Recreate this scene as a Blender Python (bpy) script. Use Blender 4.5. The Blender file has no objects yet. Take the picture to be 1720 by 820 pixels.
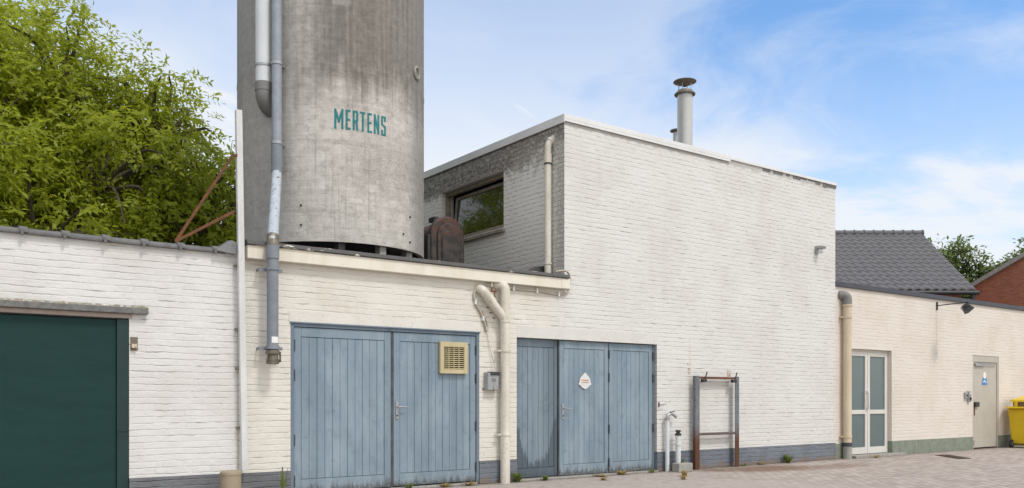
import bpy, bmesh, math, random
import numpy as np
from mathutils import Vector, Matrix
R = math.radians
C = bpy.context.scene.collection
scene = bpy.context.scene

# ------------------------------------------------------------------ camera, sky, sun, exposure
cam = bpy.data.cameras.new('camera')
cam.sensor_width = 36.0
cam.lens = 1450.0 / 1720.0 * 36.0
cam.shift_y = 260.0 / 1720.0
cam.clip_start = 0.1
cam.clip_end = 2000.0
camo = bpy.data.objects.new('camera', cam)
C.objects.link(camo)
camo.location = (0.0, -10.5, 1.25)
camo.rotation_euler = (R(90), 0, -R(36.1336))
scene.camera = camo

SUN_DIR = Vector((0.10, -0.56, 0.82)).normalized()      # towards the sun
SUN_EL = math.asin(SUN_DIR.z)
SUN_ROT = math.atan2(SUN_DIR.x, SUN_DIR.y)
sun = bpy.data.lights.new('sun', 'SUN')
sun.energy = 1.25
sun.angle = R(10.0)
sun.color = (1.0, 0.955, 0.89)
suno = bpy.data.objects.new('sun', sun)
C.objects.link(suno)
suno.rotation_euler = (-SUN_DIR).to_track_quat('-Z', 'Y').to_euler()
suno.location = (0, -30, 40)

scene.view_settings.view_transform = 'Standard'
scene.view_settings.look = 'None'
scene.view_settings.exposure = 0.57
scene.view_settings.gamma = 1.0
scene.view_settings.use_curve_mapping = False


# ------------------------------------------------------------------ node helper
class NT:
    def __init__(self, tree):
        self.t = tree

    def n(self, typ, ins=None, **props):
        nd = self.t.nodes.new(typ)
        for k, v in props.items():
            setattr(nd, k, v)
        for k, v in (ins or {}).items():
            s = nd.inputs[k]
            if isinstance(v, bpy.types.NodeSocket):
                self.t.links.new(v, s)
            elif isinstance(v, bpy.types.Node):
                self.t.links.new(v.outputs[0], s)
            else:
                if s.type == 'RGBA' and not hasattr(v, '__len__'):
                    v = (v, v, v, 1)
                elif s.type == 'RGBA' and len(v) == 3:
                    v = (*v, 1)
                s.default_value = v
        return nd

    def m(self, op, a, b=None, c=None, clamp=False):
        d = {0: a}
        if b is not None: d[1] = b
        if c is not None: d[2] = c
        return self.n('ShaderNodeMath', d, operation=op, use_clamp=clamp).outputs[0]

    def vm(self, op, a, b=None):
        d = {0: a}
        if b is not None: d[1] = b
        return self.n('ShaderNodeVectorMath', d, operation=op).outputs[0]

    def ss(self, v, lo, hi, a=0.0, b=1.0):
        return self.n('ShaderNodeMapRange', {0: v, 1: lo, 2: hi, 3: a, 4: b},
                      interpolation_type='SMOOTHSTEP').outputs[0]

    def mix(self, f, a, b, blend='MIX'):
        nd = self.t.nodes.new('ShaderNodeMix')
        nd.data_type = 'RGBA'; nd.blend_type = blend
        for i, v in ((0, f), (6, a), (7, b)):
            s = nd.inputs[i]
            if isinstance(v, bpy.types.NodeSocket):
                self.t.links.new(v, s)
            else:
                s.default_value = v if i == 0 else (*v[:3], 1)
        return nd.outputs[2]

    def noise(self, vec, scale, detail=3.0, rough=0.55, dist=0.0):
        return self.n('ShaderNodeTexNoise', {'Vector': vec, 'Scale': scale, 'Detail': detail,
                                             'Roughness': rough, 'Distortion': dist}).outputs[0]

    def xyz(self, v):
        s = self.n('ShaderNodeSeparateXYZ', {0: v})
        return s.outputs[0], s.outputs[1], s.outputs[2]

    def vec(self, x, y, z):
        return self.n('ShaderNodeCombineXYZ', {0: x, 1: y, 2: z}).outputs[0]


# ------------------------------------------------------------------ world: Nishita sky with thin cloud
world = bpy.data.worlds.new('World')
scene.world = world
world.use_nodes = True
w = NT(world.node_tree)
world.node_tree.nodes.clear()
sky = w.n('ShaderNodeTexSky', sky_type='NISHITA', sun_disc=False, sun_elevation=SUN_EL,
          sun_rotation=SUN_ROT, air_density=1.0, dust_density=0.15, ozone_density=2.0, altitude=50.0)
gen = w.n('ShaderNodeTexCoord').outputs['Generated']
gx, gy, gz = w.xyz(gen)
zz = w.m('ADD', w.m('MAXIMUM', gz, 0.0), 0.22)
pv = w.vec(w.m('DIVIDE', gx, zz), w.m('DIVIDE', gy, zz), 0.0)
wp = w.n('ShaderNodeTexNoise', {'Vector': pv, 'Scale': 0.8, 'Detail': 3}).outputs[1]
pv2 = w.vm('ADD', pv, w.vm('MULTIPLY', wp, (0.9, 0.9, 0.0)))
cl1 = w.noise(pv2, 0.75, 5.0, 0.5, 0.3)
cl2 = w.noise(w.vm('ADD', pv2, (7.3, 2.1, 0.4)), 2.4, 6.0, 0.58, 0.2)
cl = w.m('ADD', w.m('MULTIPLY', cl1, 0.7), w.m('MULTIPLY', cl2, 0.3))


def toward(d):
    d = Vector(d).normalized()
    return w.n('ShaderNodeVectorMath', {0: gen, 1: tuple(d)}, operation='DOT_PRODUCT').outputs[1]


# a clearer blue window high in the east, thin white cloud everywhere else, brightest round the sun
clear = w.ss(w.m('ADD', toward((.84, .36, .40)), w.m('MULTIPLY', w.m('SUBTRACT', cl2, .5), .30)), 0.915, 1.01)
wisp = w.noise(w.vm('MULTIPLY', w.vm('ADD', pv2, (2.0, 5.0, 0)), (1.0, 2.6, 1.0)), 1.5, 7.0, 0.6, 0.6)
cmask = w.m('MAXIMUM', w.ss(cl, 0.40, 0.62, 0.46, 0.92), w.ss(wisp, 0.48, 0.74, 0.0, 0.85))
hz = w.ss(gz, 0.08, 0.46, 0.85, 0.0)
fac = w.m('ADD', w.m('MULTIPLY', cmask, w.m('SUBTRACT', 1.0, w.m('MULTIPLY', clear, .88))), w.m('MULTIPLY', hz, w.m('SUBTRACT', 1.0, w.m('MULTIPLY', clear, .35))))
fac = w.m('MINIMUM', fac, 0.94)
sunward = w.ss(toward(SUN_DIR), 0.0, 1.0)
glow = w.m('ADD', 1.0, w.m('MULTIPLY', sunward, 0.60))
cloudc = w.vm('MULTIPLY', w.vec(w.m('ADD', glow, w.m('MULTIPLY', sunward, .20)), w.m('ADD', glow, w.m('MULTIPLY', sunward, .10)), w.m('SUBTRACT', glow, w.m('MULTIPLY', sunward, .10))),
              (4.0, 4.12, 4.3))
skyc = w.mix(fac, (0, 0, 0), (1, 1, 1))
skyn = w.t.nodes[-1]
hsv = w.n('ShaderNodeHueSaturation', {'Saturation': 1.32, 'Value': 1.0, 'Color': sky.outputs[0]})
w.t.links.new(hsv.outputs[0], skyn.inputs[6])
w.t.links.new(cloudc, skyn.inputs[7])
bg = w.n('ShaderNodeBackground', {0: skyc, 1: 0.15})
out = w.n('ShaderNodeOutputWorld', {0: bg})


# ------------------------------------------------------------------ mesh builder
class MB:
    def __init__(self):
        self.v = []; self.f = []

    def add(self, verts, faces):
        o = len(self.v)
        self.v += [tuple(p) for p in verts]
        self.f += [tuple(i + o for i in q) for q in faces]
        return self

    def box(self, x0, x1, y0, y1, z0, z1):
        return self.add([(x0, y0, z0), (x1, y0, z0), (x1, y1, z0), (x0, y1, z0),
                         (x0, y0, z1), (x1, y0, z1), (x1, y1, z1), (x0, y1, z1)],
                        [(0, 3, 2, 1), (4, 5, 6, 7), (0, 1, 5, 4), (1, 2, 6, 5), (2, 3, 7, 6), (3, 0, 4, 7)])

    def hull(self, bot, top):
        n = len(bot)
        fs = [tuple(reversed(range(n))), tuple(range(n, 2 * n))]
        for i in range(n):
            j = (i + 1) % n
            fs.append((i, j, n + j, n + i))
        return self.add(list(bot) + list(top), fs)

    def prism_y(self, pts, y0, y1):                      # outline in x,z (counter-clockwise seen from -Y)
        return self.hull([(x, y1, z) for x, z in pts], [(x, y0, z) for x, z in pts])

    def prism_x(self, pts, x0, x1):                      # outline in y,z
        return self.hull([(x0, y, z) for y, z in pts], [(x1, y, z) for y, z in pts])

    def bar(self, p, q, wd, ht, up=(0, 0, 1)):
        p = Vector(p); q = Vector(q); d = (q - p).normalized()
        s = d.cross(Vector(up))
        if s.length < 1e-4: s = d.cross(Vector((0, 1, 0)))
        s.normalize(); u = s.cross(d).normalized()
        a = [(-.5, -.5), (.5, -.5), (.5, .5), (-.5, .5)]
        b = [p + s * (i * wd) + u * (j * ht) for i, j in a]
        t = [q + s * (i * wd) + u * (j * ht) for i, j in a]
        return self.hull(b, t)

    def tube(self, pts, r, seg=16, caps=True):
        pts = [Vector(p) for p in pts]
        n = len(pts)
        rs = r if hasattr(r, '__len__') else [r] * n
        d0 = (pts[1] - pts[0]).normalized()
        ref = Vector((0, 0, 1)) if abs(d0.z) < 0.9 else Vector((1, 0, 0))
        s = d0.cross(ref).normalized()
        o = len(self.v)
        for i, p in enumerate(pts):
            a = pts[max(i - 1, 0)]; b = pts[min(i + 1, n - 1)]
            d = (b - a).normalized()
            s = (s - d * s.dot(d)).normalized()
            t = d.cross(s)
            for k in range(seg):
                an = 2 * math.pi * k / seg
                self.v.append(tuple(p + (s * math.cos(an) + t * math.sin(an)) * rs[i]))
        for i in range(n - 1):
            for k in range(seg):
                k2 = (k + 1) % seg
                self.f.append((o + i * seg + k, o + i * seg + k2, o + (i + 1) * seg + k2, o + (i + 1) * seg + k))
        if caps:
            self.f.append(tuple(o + k for k in reversed(range(seg))))
            self.f.append(tuple(o + (n - 1) * seg + k for k in range(seg)))
        return self

    def lathe(self, prof, cx, cy, seg=32, closed=False):  # profile of (radius, z), bottom to top
        o = len(self.v); n = len(prof)
        for r, z in prof:
            for k in range(seg):
                a = 2 * math.pi * k / seg
                self.v.append((cx + r * math.cos(a), cy + r * math.sin(a), z))
        for i in range(n if closed else n - 1):
            i2 = (i + 1) % n
            for k in range(seg):
                k2 = (k + 1) % seg
                self.f.append((o + i * seg + k, o + i * seg + k2, o + i2 * seg + k2, o + i2 * seg + k))
        if not closed:
            self.f.append(tuple(o + k for k in reversed(range(seg))))
            self.f.append(tuple(o + (n - 1) * seg + k for k in range(seg)))
        return self

    def wall(self, xs, zs, solid, y0, y1, axis='x'):
        """wall of rectangular cells between y0 and y1; solid(xc, zc) tells which cells are masonry"""
        nx, nz = len(xs) - 1, len(zs) - 1
        S = [[solid((xs[i] + xs[i + 1]) / 2, (zs[j] + zs[j + 1]) / 2) for j in range(nz)] for i in range(nx)]
        g = lambda i, j: 0 <= i < nx and 0 <= j < nz and S[i][j]
        P = (lambda x, y, z: (x, y, z)) if axis == 'x' else (lambda x, y, z: (y, x, z))
        for i in range(nx):
            for j in range(nz):
                if not S[i][j]: continue
                a, b, c, d = xs[i], xs[i + 1], zs[j], zs[j + 1]
                qs = [[(a, y0, c), (b, y0, c), (b, y0, d), (a, y0, d)], [(b, y1, c), (a, y1, c), (a, y1, d), (b, y1, d)]]
                if not g(i - 1, j): qs.append([(a, y1, c), (a, y0, c), (a, y0, d), (a, y1, d)])
                if not g(i + 1, j): qs.append([(b, y0, c), (b, y1, c), (b, y1, d), (b, y0, d)])
                if not g(i, j - 1): qs.append([(a, y1, c), (b, y1, c), (b, y0, c), (a, y0, c)])
                if not g(i, j + 1): qs.append([(a, y0, d), (b, y0, d), (b, y1, d), (a, y1, d)])
                for q in qs:
                    self.add([P(*p) for p in q], [(0, 1, 2, 3)])
        return self


BASE = {}


def empty(name, base, label, cat, group=None, kind=None):
    o = bpy.data.objects.new(name, None)
    o.empty_display_size = 0.2
    C.objects.link(o)
    o.location = base
    BASE[o] = Vector(base)
    tag(o, label, cat, group, kind)
    return o


def tag(o, label=None, cat=None, group=None, kind=None):
    if label: o['label'] = label
    if cat: o['category'] = cat
    if group: o['group'] = group
    if kind: o['kind'] = kind
    return o


def build(name, mb, mat, base, smooth=None, bevel=None, merge=False):
    me = bpy.data.meshes.new(name)
    b = Vector(base)
    me.from_pydata([tuple(Vector(p) - b) for p in mb.v], [], mb.f)
    bm = bmesh.new(); bm.from_mesh(me)
    if merge: bmesh.ops.remove_doubles(bm, verts=bm.verts, dist=1e-5)
    bmesh.ops.recalc_face_normals(bm, faces=bm.faces)
    bm.to_mesh(me); bm.free()
    if smooth:
        me.shade_smooth()
        me.set_sharp_from_angle(angle=R(smooth))
    me.materials.append(mat)
    o = bpy.data.objects.new(name, me)
    C.objects.link(o)
    if bevel:
        md = o.modifiers.new('bevel', 'BEVEL'); md.width = bevel; md.segments = 2
        md.limit_method = 'ANGLE'; md.angle_limit = R(50)
    return o


def part(name, mb, mat, parent, label=None, **kw):
    b = BASE[parent]
    o = build(name, mb, mat, b, **kw)
    o.parent = parent
    BASE[o] = b
    if label: o['label'] = label
    return o


def single(name, mb, mat, base, label, cat, group=None, kind=None, **kw):
    o = build(name, mb, mat, base, **kw)
    o.location = base
    BASE[o] = Vector(base)
    return tag(o, label, cat, group, kind)


def arc(cx, cy, r, a0, a1, n):
    return [(cx + r * math.cos(R(a0 + (a1 - a0) * i / n)), cy + r * math.sin(R(a0 + (a1 - a0) * i / n))) for i in range(n + 1)]


def bend(pts, rad, n=6):
    """polyline with rounded corners"""
    pts = [Vector(p) for p in pts]
    o = [pts[0]]
    for i in range(1, len(pts) - 1):
        a, b, c = pts[i - 1], pts[i], pts[i + 1]
        u = (a - b); v = (c - b)
        r = min(rad, u.length * .49, v.length * .49)
        s = b + u.normalized() * r; e = b + v.normalized() * r
        for k in range(n + 1):
            t = k / n
            o.append(s * (1 - t) ** 2 + b * 2 * t * (1 - t) + e * t * t)
    o.append(pts[-1])
    return o


def spline(pts, n=8):
    pts = [Vector(p) for p in pts]
    q = [pts[0] * 2 - pts[1]] + pts + [pts[-1] * 2 - pts[-2]]
    o = []
    for i in range(1, len(q) - 2):
        p0, p1, p2, p3 = q[i - 1:i + 3]
        for k in range(n):
            t = k / n
            o.append(0.5 * ((2 * p1) + (p2 - p0) * t + (2 * p0 - 5 * p1 + 4 * p2 - p3) * t * t + (3 * p1 - p0 - 3 * p2 + p3) * t ** 3))
    o.append(pts[-1])
    return o


# ------------------------------------------------------------------ materials
def newmat(name):
    m = bpy.data.materials.new(name)
    m.use_nodes = True
    m.node_tree.nodes.clear()
    return m, NT(m.node_tree)


def finish(t, col, rough=0.7, bump=None, dist=1.0, metal=0.0, spec=0.5, strength=1.0, **kw):
    d = {'Base Color': col, 'Roughness': rough, 'Metallic': metal, 'Specular IOR Level': spec}
    d.update(kw)
    if bump is not None:
        d['Normal'] = t.n('ShaderNodeBump', {'Height': bump, 'Distance': dist, 'Strength': strength}).outputs[0]
    b = t.n('ShaderNodeBsdfPrincipled', d)
    t.n('ShaderNodeOutputMaterial', {0: b})
    return b


def objco(t):
    return t.n('ShaderNodeTexCoord').outputs['Object']


def surface(name, col, col2=None, rough=0.6, metal=0.0, scale=3.0, amount=0.5, bump=0.0005, bscale=60.0,
            rust=0.0, rustz=None, spec=0.4, dirt=0.25, streak=1.0, rustcol=(0.19, 0.065, 0.025)):
    """worn paint, metal, plastic, stone: two tones by noise, fine grain, optional rust and grime"""
    m, t = newmat(name)
    co = objco(t)
    x, y, z = t.xyz(co)
    col2 = col2 or tuple(c * 0.75 for c in col)
    sv = t.vec(x, y, t.m('MULTIPLY', z, streak))
    n1 = t.noise(sv, scale, 5, 0.6)
    c = t.mix(t.ss(n1, 0.5 - amount * .5, 0.5 + amount * .5), col, col2)
    n2 = t.noise(co, bscale, 3, 0.6)
    c = t.mix(t.m('MULTIPLY', t.ss(n2, 0.5, 0.8), dirt), c, tuple(q * 0.35 for q in col2))
    if rust:
        n3 = t.noise(sv, scale * 2.7 + 4, 6, 0.65)
        rm = t.ss(n3, 0.78 - rust * .5, 0.86 - rust * .5)
        if rustz:                                   # rusty below height rustz[0], clean above rustz[1]
            rm = t.m('MAXIMUM', t.m('MULTIPLY', rm, 0.5),
                     t.ss(t.m('ADD', z, t.m('MULTIPLY', t.m('SUBTRACT', n3, .5), .5)), rustz[1], rustz[0]))
        rc = t.mix(t.noise(co, 35, 4, .6), rustcol, tuple(q * .35 for q in rustcol))
        c = t.mix(rm, c, rc)
        rough = t.m('ADD', t.m('MULTIPLY', rm, 0.85 - rough), rough)
        metal = t.m('MULTIPLY', t.m('SUBTRACT', 1.0, rm), metal)
    finish(t, c, rough, n2, bump, metal, spec)
    return m


def brickwork(name, col, tint, col_b=None,  crack_shade=0.55, crack_shade_col=(0.16, 0.145, 0.125), bw=0.218, bh=0.0745, depth=0.005,
              colour_var=0.05, joint=0.0078, mortar=None, soot=False, toprun=None, damp=None, seed=0.0,
              dirt=0.35, dirtcol=(0.42, 0.37, 0.29), rustspots=(), blotch=None):
    """masonry: brick relief under paint (or bare brick when mortar is given)"""
    m, t = newmat(name)
    co = objco(t)
    x, y, z = t.xyz(co)
    nrm = t.n('ShaderNodeNewGeometry').outputs['True Normal']
    nx, ny, nz = t.xyz(nrm)
    side = t.m('GREATER_THAN', t.m('ABSOLUTE', nx), 0.6)
    hor = t.m('ADD', t.m('MULTIPLY', y, side), t.m('MULTIPLY', x, t.m('SUBTRACT', 1.0, side)))
    hor = t.m('ADD', hor, seed)
    wv = t.vec(hor, z, 0.0)
    d1 = t.n('ShaderNodeTexNoise', {'Vector': wv, 'Scale': 0.9, 'Detail': 2}).outputs[1]
    d2 = t.n('ShaderNodeTexNoise', {'Vector': wv, 'Scale': 7.0, 'Detail': 2}).outputs[1]
    dd = t.vm('ADD', t.vm('MULTIPLY', t.vm('SUBTRACT', d1, (.5, .5, .5)), (0.03, 0.035, 0)),
              t.vm('MULTIPLY', t.vm('SUBTRACT', d2, (.5, .5, .5)), (0.035, 0.024, 0)))
    bv = t.vm('ADD', wv, dd)
    bk = t.n('ShaderNodeTexBrick', {'Vector': bv, 'Color1': (0, 0, 0, 1), 'Color2': (1, 1, 1, 1), 'Mortar': (.5, .5, .5, 1),
                                    'Scale': 1.0, 'Mortar Size': joint, 'Mortar Smooth': 0.75, 'Brick Width': bw, 'Row Height': bh})
    per = t.xyz(bk.outputs[0])[0]
    bz = t.xyz(bv)[1]
    fz = t.m('ABSOLUTE', t.m('SUBTRACT', t.m('FRACT', t.m('DIVIDE', bz, bh)), .5))
    bed = t.ss(fz, .5 - 1.35 * joint / bh, .5 - .2 * joint / bh)
    pm = t.ss(t.noise(t.vm('ADD', wv, (3.3, 1.7, 0)), 3.0, 3, .6), .40, .68, .08, .6)
    jt = bk.outputs[1] if mortar else t.m('MAXIMUM', bed, t.m('MULTIPLY', bk.outputs[1], pm))
    nfine = t.noise(wv, 38, 4, .65)
    nmid = t.noise(wv, 11, 4, .6)
    nbig = t.noise(t.vm('MULTIPLY', wv, (1.0, 1.0, 1)), 1.1, 5, .6)
    # relief: joint hollows of uneven depth, each brick standing a little differently, thick lumpy paint
    jd = t.ss(t.noise(t.vm('MULTIPLY', wv, (2.6, 9.0, 1)), 1.0, 4, .65), 0.34, 0.66, 0.22, 1.0)
    hgt = t.m('MULTIPLY', t.m('MULTIPLY', jt, jd), -depth)
    hgt = t.m('ADD', hgt, t.m('MULTIPLY', per, depth * .55))
    hgt = t.m('ADD', hgt, t.m('MULTIPLY', t.noise(t.vm('MULTIPLY', wv, (10.0, 14.0, 1)), 1.0, 5, .62), depth * 1.9))
    hgt = t.m('ADD', hgt, t.m('MULTIPLY', nfine, depth * .35))
    if mortar:
        v = t.mix(per, col, tint)
        v = t.mix(t.m('MULTIPLY', t.noise(wv, 0.7, 4), .5), v, tuple(c * .55 for c in col))
        c = t.mix(t.m('MULTIPLY', jt, .9), v, mortar)
        rough = 0.9
    else:
        c = t.mix(t.ss(nbig, .35, .7), col, tint)
        if col_b:                                      # a different batch of paint beyond x = col_b[0]
            c = t.mix(t.ss(t.m('ADD', x, t.m('MULTIPLY', t.m('SUBTRACT', nmid, .5), .6)), col_b[0] - .25, col_b[0] + .25), c,
                      t.mix(t.ss(nbig, .35, .7), col_b[1], col_b[2]))
        c = t.mix(t.m('MULTIPLY', t.m('ABSOLUTE', t.m('SUBTRACT', per, .5)), colour_var * 2), c, tuple(q * .7 for q in tint))
        # open cracks along the bed joints, plus course shading painted into the colour
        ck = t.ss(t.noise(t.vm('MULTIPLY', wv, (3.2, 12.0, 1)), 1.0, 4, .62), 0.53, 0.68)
        ck = t.m('MULTIPLY', t.m('MULTIPLY', ck, t.ss(jt, .35, 1.0)), crack_shade)
        c = t.mix(t.m('MULTIPLY', t.m('MULTIPLY', jt, jd), .15 * crack_shade), c, crack_shade_col)  # soft joint shading put into the colour, backing up the weak relief
        c = t.mix(ck, c, crack_shade_col)
        # pitting
        pit = t.m('MULTIPLY', t.ss(t.noise(wv, 23, 2, .5), .735, .77), .7)
        c = t.mix(t.m('MULTIPLY', pit, crack_shade), c, (0.22, 0.2, 0.17))
        # scattered knocks and flaked spots
        kn = t.ss(t.noise(t.vm('MULTIPLY', t.vm('ADD', wv, (4.7, 8.2, 0)), (5.0, 9.0, 1)), 1.0, 3, .6), .745, .775)
        c = t.mix(t.m('MULTIPLY', kn, crack_shade * .8), c, (0.24, 0.22, 0.19))
        fl = t.ss(t.noise(t.vm('MULTIPLY', t.vm('ADD', wv, (1.1, 3.9, 0)), (1.6, 3.0, 1)), 1.0, 6, .7), .665, .70)
        c = t.mix(t.m('MULTIPLY', fl, .55), c, tuple(min(q * 1.13, .86) for q in col))
        hgt = t.m('ADD', hgt, t.m('MULTIPLY', t.m('ADD', kn, fl), -.0015))
        rough = 0.62
    # grime clouds and vertical runs
    run = t.noise(t.vec(t.m('MULTIPLY', hor, 4.0), t.m('MULTIPLY', z, .35), 0.0), 1.0, 5, .65)
    c = t.mix(t.m('MULTIPLY', t.ss(t.m('ADD', t.m('MULTIPLY', run, .5), t.m('MULTIPLY', nbig, .5)), .5, .72), dirt), c, dirtcol)
    if toprun:                                         # dark weathering below a wall top: (z, reach, strength)
        zt, reach, st = toprun
        lim = t.m('ADD', zt, t.m('MULTIPLY', t.m('SUBTRACT', run, .62), reach * 3.0))
        mk = t.m('MULTIPLY', t.ss(z, t.m('SUBTRACT', lim, reach * .5), lim), st)
        c = t.mix(mk, c, (0.13, 0.12, 0.105))
    if damp:                                           # soil splashed up from the ground
        zt, st, dc = damp
        lim = t.m('MULTIPLY', t.ss(run, .3, .75), zt)
        c = t.mix(t.m('MULTIPLY', t.ss(z, lim, t.m('MULTIPLY', lim, .2)), st), c, dc)
    if blotch:
        c = t.mix(t.m('MULTIPLY', t.ss(nmid, .6, .75), .8), c, blotch)
    if soot:                                           # the weathered end wall facing -X
        sw = t.m('LESS_THAN', nx, -0.6)
        c2 = t.mix(0.6, c, (0.84, 0.81, 0.74))
        top = t.ss(t.m('ADD', z, t.m('ADD', t.m('MULTIPLY', t.m('SUBTRACT', nmid, .5), .9), t.m('MULTIPLY', t.m('SUBTRACT', nbig, .5), .9))), 5.02, 5.42)
        edge = t.ss(t.m('ADD', y, t.m('MULTIPLY', t.m('SUBTRACT', nmid, .5), .35)), 0.42, 0.12)
        und = t.m('MULTIPLY', t.ss(t.m('ADD', z, t.m('MULTIPLY', t.m('SUBTRACT', nbig, .5), 1.2)), 4.6, 3.1, 0, .5), t.ss(nfine, .3, .7, .4, 1.0))
        sm = t.m('MAXIMUM', t.m('MAXIMUM', t.m('MULTIPLY', top, t.ss(nfine, .25, .6, .5, .95)),
                                t.m('MULTIPLY', edge, t.ss(nfine, .3, .65, .2, .7))), und)
        lint = t.m('MULTIPLY', t.m('MULTIPLY', t.ss(y, .9, 1.5), t.ss(t.m('ADD', z, t.m('MULTIPLY', t.m('SUBTRACT', nmid, .5), .5)), 5.08, 5.22)), t.ss(z, 5.55, 5.4))
        sm = t.m('MAXIMUM', sm, t.m('MULTIPLY', lint, t.ss(nfine, .3, .55, .5, 1.0)))
        sootc = t.mix(t.ss(nmid, .4, .66), (0.10, 0.088, 0.075), (0.34, 0.305, 0.26))
        c2 = t.mix(sm, c2, sootc)
        c2 = t.mix(t.m('MULTIPLY', t.ss(jt, .3, .9), t.ss(nmid, .42, .6, .05, .6)), c2, (0.08, 0.072, 0.06))
        c = t.mix(sw, c, c2)
    for (px, pz, rx, rz, st, rc) in rustspots:         # leaks below iron fittings
        ex = t.m('DIVIDE', t.m('SUBTRACT', x, px), rx)
        ez = t.m('DIVIDE', t.m('SUBTRACT', z, pz), rz)
        q = t.m('SQRT', t.m('ADD', t.m('MULTIPLY', ex, ex), t.m('MULTIPLY', ez, ez)))
        q = t.m('ADD', q, t.m('MULTIPLY', t.m('SUBTRACT', nmid, .5), 1.2))
        c = t.mix(t.m('MULTIPLY', t.ss(q, 1.0, .25), st), c, rc)
    finish(t, c, rough, hgt, 1.0, 0, .3)
    return m


def paint_wood(name, col, col2, dirtz=None, wet=None, grime=0.35):
    """old blue paint on boards; dirt splashed at the foot; wet = (x0, x1, z) dark soaked area"""
    m, t = newmat(name)
    co = objco(t)
    x, y, z = t.xyz(co)
    n1 = t.noise(t.vec(t.m('MULTIPLY', x, 1.0), y, t.m('MULTIPLY', z, .45)), 2.4, 5, .62)
    grain = t.noise(t.vec(t.m('MULTIPLY', x, 60.0), y, t.m('MULTIPLY', z, 2.2)), 1.0, 4, .6)
    plank = t.noise(t.vec(t.m('FLOOR', t.m('MULTIPLY', x, 9.4)), 0.0, 0.0), 5.3, 0)
    c = t.mix(t.ss(n1, .3, .72), col, col2)
    c = t.mix(t.ss(plank, .3, .7, 0, .45), c, tuple(q * .76 for q in col))
    c = t.mix(t.ss(grain, .52, .75, 0, .38), c, tuple(q * .5 for q in col))
    chip = t.m('MULTIPLY', t.ss(t.noise(co, 26, 4, .7), .66, .7), .6)
    c = t.mix(chip, c, (0.06, 0.065, 0.07))
    run = t.noise(t.vec(t.m('MULTIPLY', x, 9.0), 0.0, t.m('MULTIPLY', z, .5)), 1.0, 4, .7)
    if dirtz:
        lim = t.m('MULTIPLY', t.ss(run, .3, .75, .3, 1.0), dirtz)
        c = t.mix(t.m('MULTIPLY', t.ss(z, lim, t.m('MULTIPLY', lim, .3)), .8), c, (0.055, 0.052, 0.047))
        flake = t.m('MULTIPLY', t.ss(t.noise(co, 40, 3, .7), .56, .62), t.ss(z, dirtz * 1.2, dirtz * .4))
        c = t.mix(t.m('MULTIPLY', flake, .7), c, (0.36, 0.35, 0.32))
    if wet:
        x0, x1, zt, st = wet
        u = t.m('DIVIDE', t.m('SUBTRACT', x, x0), x1 - x0)
        edge = t.m('ABSOLUTE', t.m('SUBTRACT', t.m('MULTIPLY', u, 2.0), 1.0))
        lim = t.m('ADD', t.m('ADD', .18, t.m('MULTIPLY', t.ss(edge, .3, 1.0), zt)), t.m('MULTIPLY', t.m('SUBTRACT', run, .42), zt * 1.6))
        wk = t.ss(z, t.m('ADD', lim, .06), lim)
        c = t.mix(t.m('MULTIPLY', wk, st), c, tuple(q * .36 for q in col))
        up = t.m('MULTIPLY', t.ss(t.m('ADD', u, t.m('MULTIPLY', t.m('SUBTRACT', n1, .5), .8)), .55, 1.0), t.ss(z, .2, 2.2, .5, .8))
        c = t.mix(t.m('MULTIPLY', up, .7), c, tuple(q * .5 for q in col))
    c = t.mix(t.m('MULTIPLY', t.ss(t.noise(co, 4.5, 6, .7), .5, .72), grime), c, tuple(q * .55 for q in col))
    h = t.m('ADD', t.m('MULTIPLY', grain, .0012), t.m('MULTIPLY', chip, -.001))
    finish(t, c, t.ss(n1, .3, .7, .5, .68), h, 1.0, 0, .35)
    return m


M = {}
M['wall_white'] = brickwork('white_painted_brick', (0.70, 0.67, 0.605), (0.64, 0.605, 0.535), col_b=(5.0, (.67, .658, .63), (.62, .605, .57)), crack_shade=.75, soot=True,
                            toprun=(5.61, .08, .3), seed=3.0, dirt=.16,
                            rustspots=[(3.80, 2.86, .10, .22, .6, (.33, .2, .11)), (8.05, 1.75, .05, .75, .25, (.5, .36, .2)),
                                       (13.55 - 3.52, .1, .01, .01, 0, (.3, .2, .1))])
M['wall_garage'] = brickwork('garage_painted_brick', (0.685, 0.67, 0.65), (0.63, 0.61, 0.585), crack_shade=.75, seed=1.3, dirt=.2,
                             dirtcol=(.5, .47, .42))
M['wall_annex'] = brickwork('annex_painted_brick', (0.70, 0.638, 0.57), (0.65, 0.585, 0.51), crack_shade=.3, depth=.004, seed=9.2,
                            crack_shade_col=(.42, .36, .29), dirt=.15, rustspots=[(4.11, 2.85, .05, .55, .5, (.5, .36, .2)), (4.11, 2.3, .09, .16, .5, (.45, .43, .41))])
M['base_grey'] = brickwork('grey_painted_base_brick', (0.165, 0.17, 0.18), (0.115, 0.118, 0.125), crack_shade=.9, crack_shade_col=(.035, .035, .035),
                           seed=3.0, dirt=.3, dirtcol=(.22, .2, .17), damp=(.12, .5, (.16, .13, .10)), depth=.008)
M['base_blue'] = brickwork('blue_painted_base_brick', (0.185, 0.205, 0.235), (0.125, 0.14, 0.165), crack_shade=.8, crack_shade_col=(.05, .05, .055),
                           seed=3.0, dirt=.3, dirtcol=(.22, .19, .16), damp=(.26, .75, (.20, .15, .11)), depth=.008)
M['red_brick'] = brickwork('red_brick', (0.43, 0.155, 0.085), (0.30, 0.10, 0.06), mortar=(.40, .29, .22), bh=.072, dirt=.2,
                           dirtcol=(.12, .07, .05), seed=2)
M['render_band'] = surface('smooth_painted_lintel', (.70, .675, .62), (.63, .60, .54), .65, scale=2.6, bump=.004, bscale=22, dirt=.2)
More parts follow.
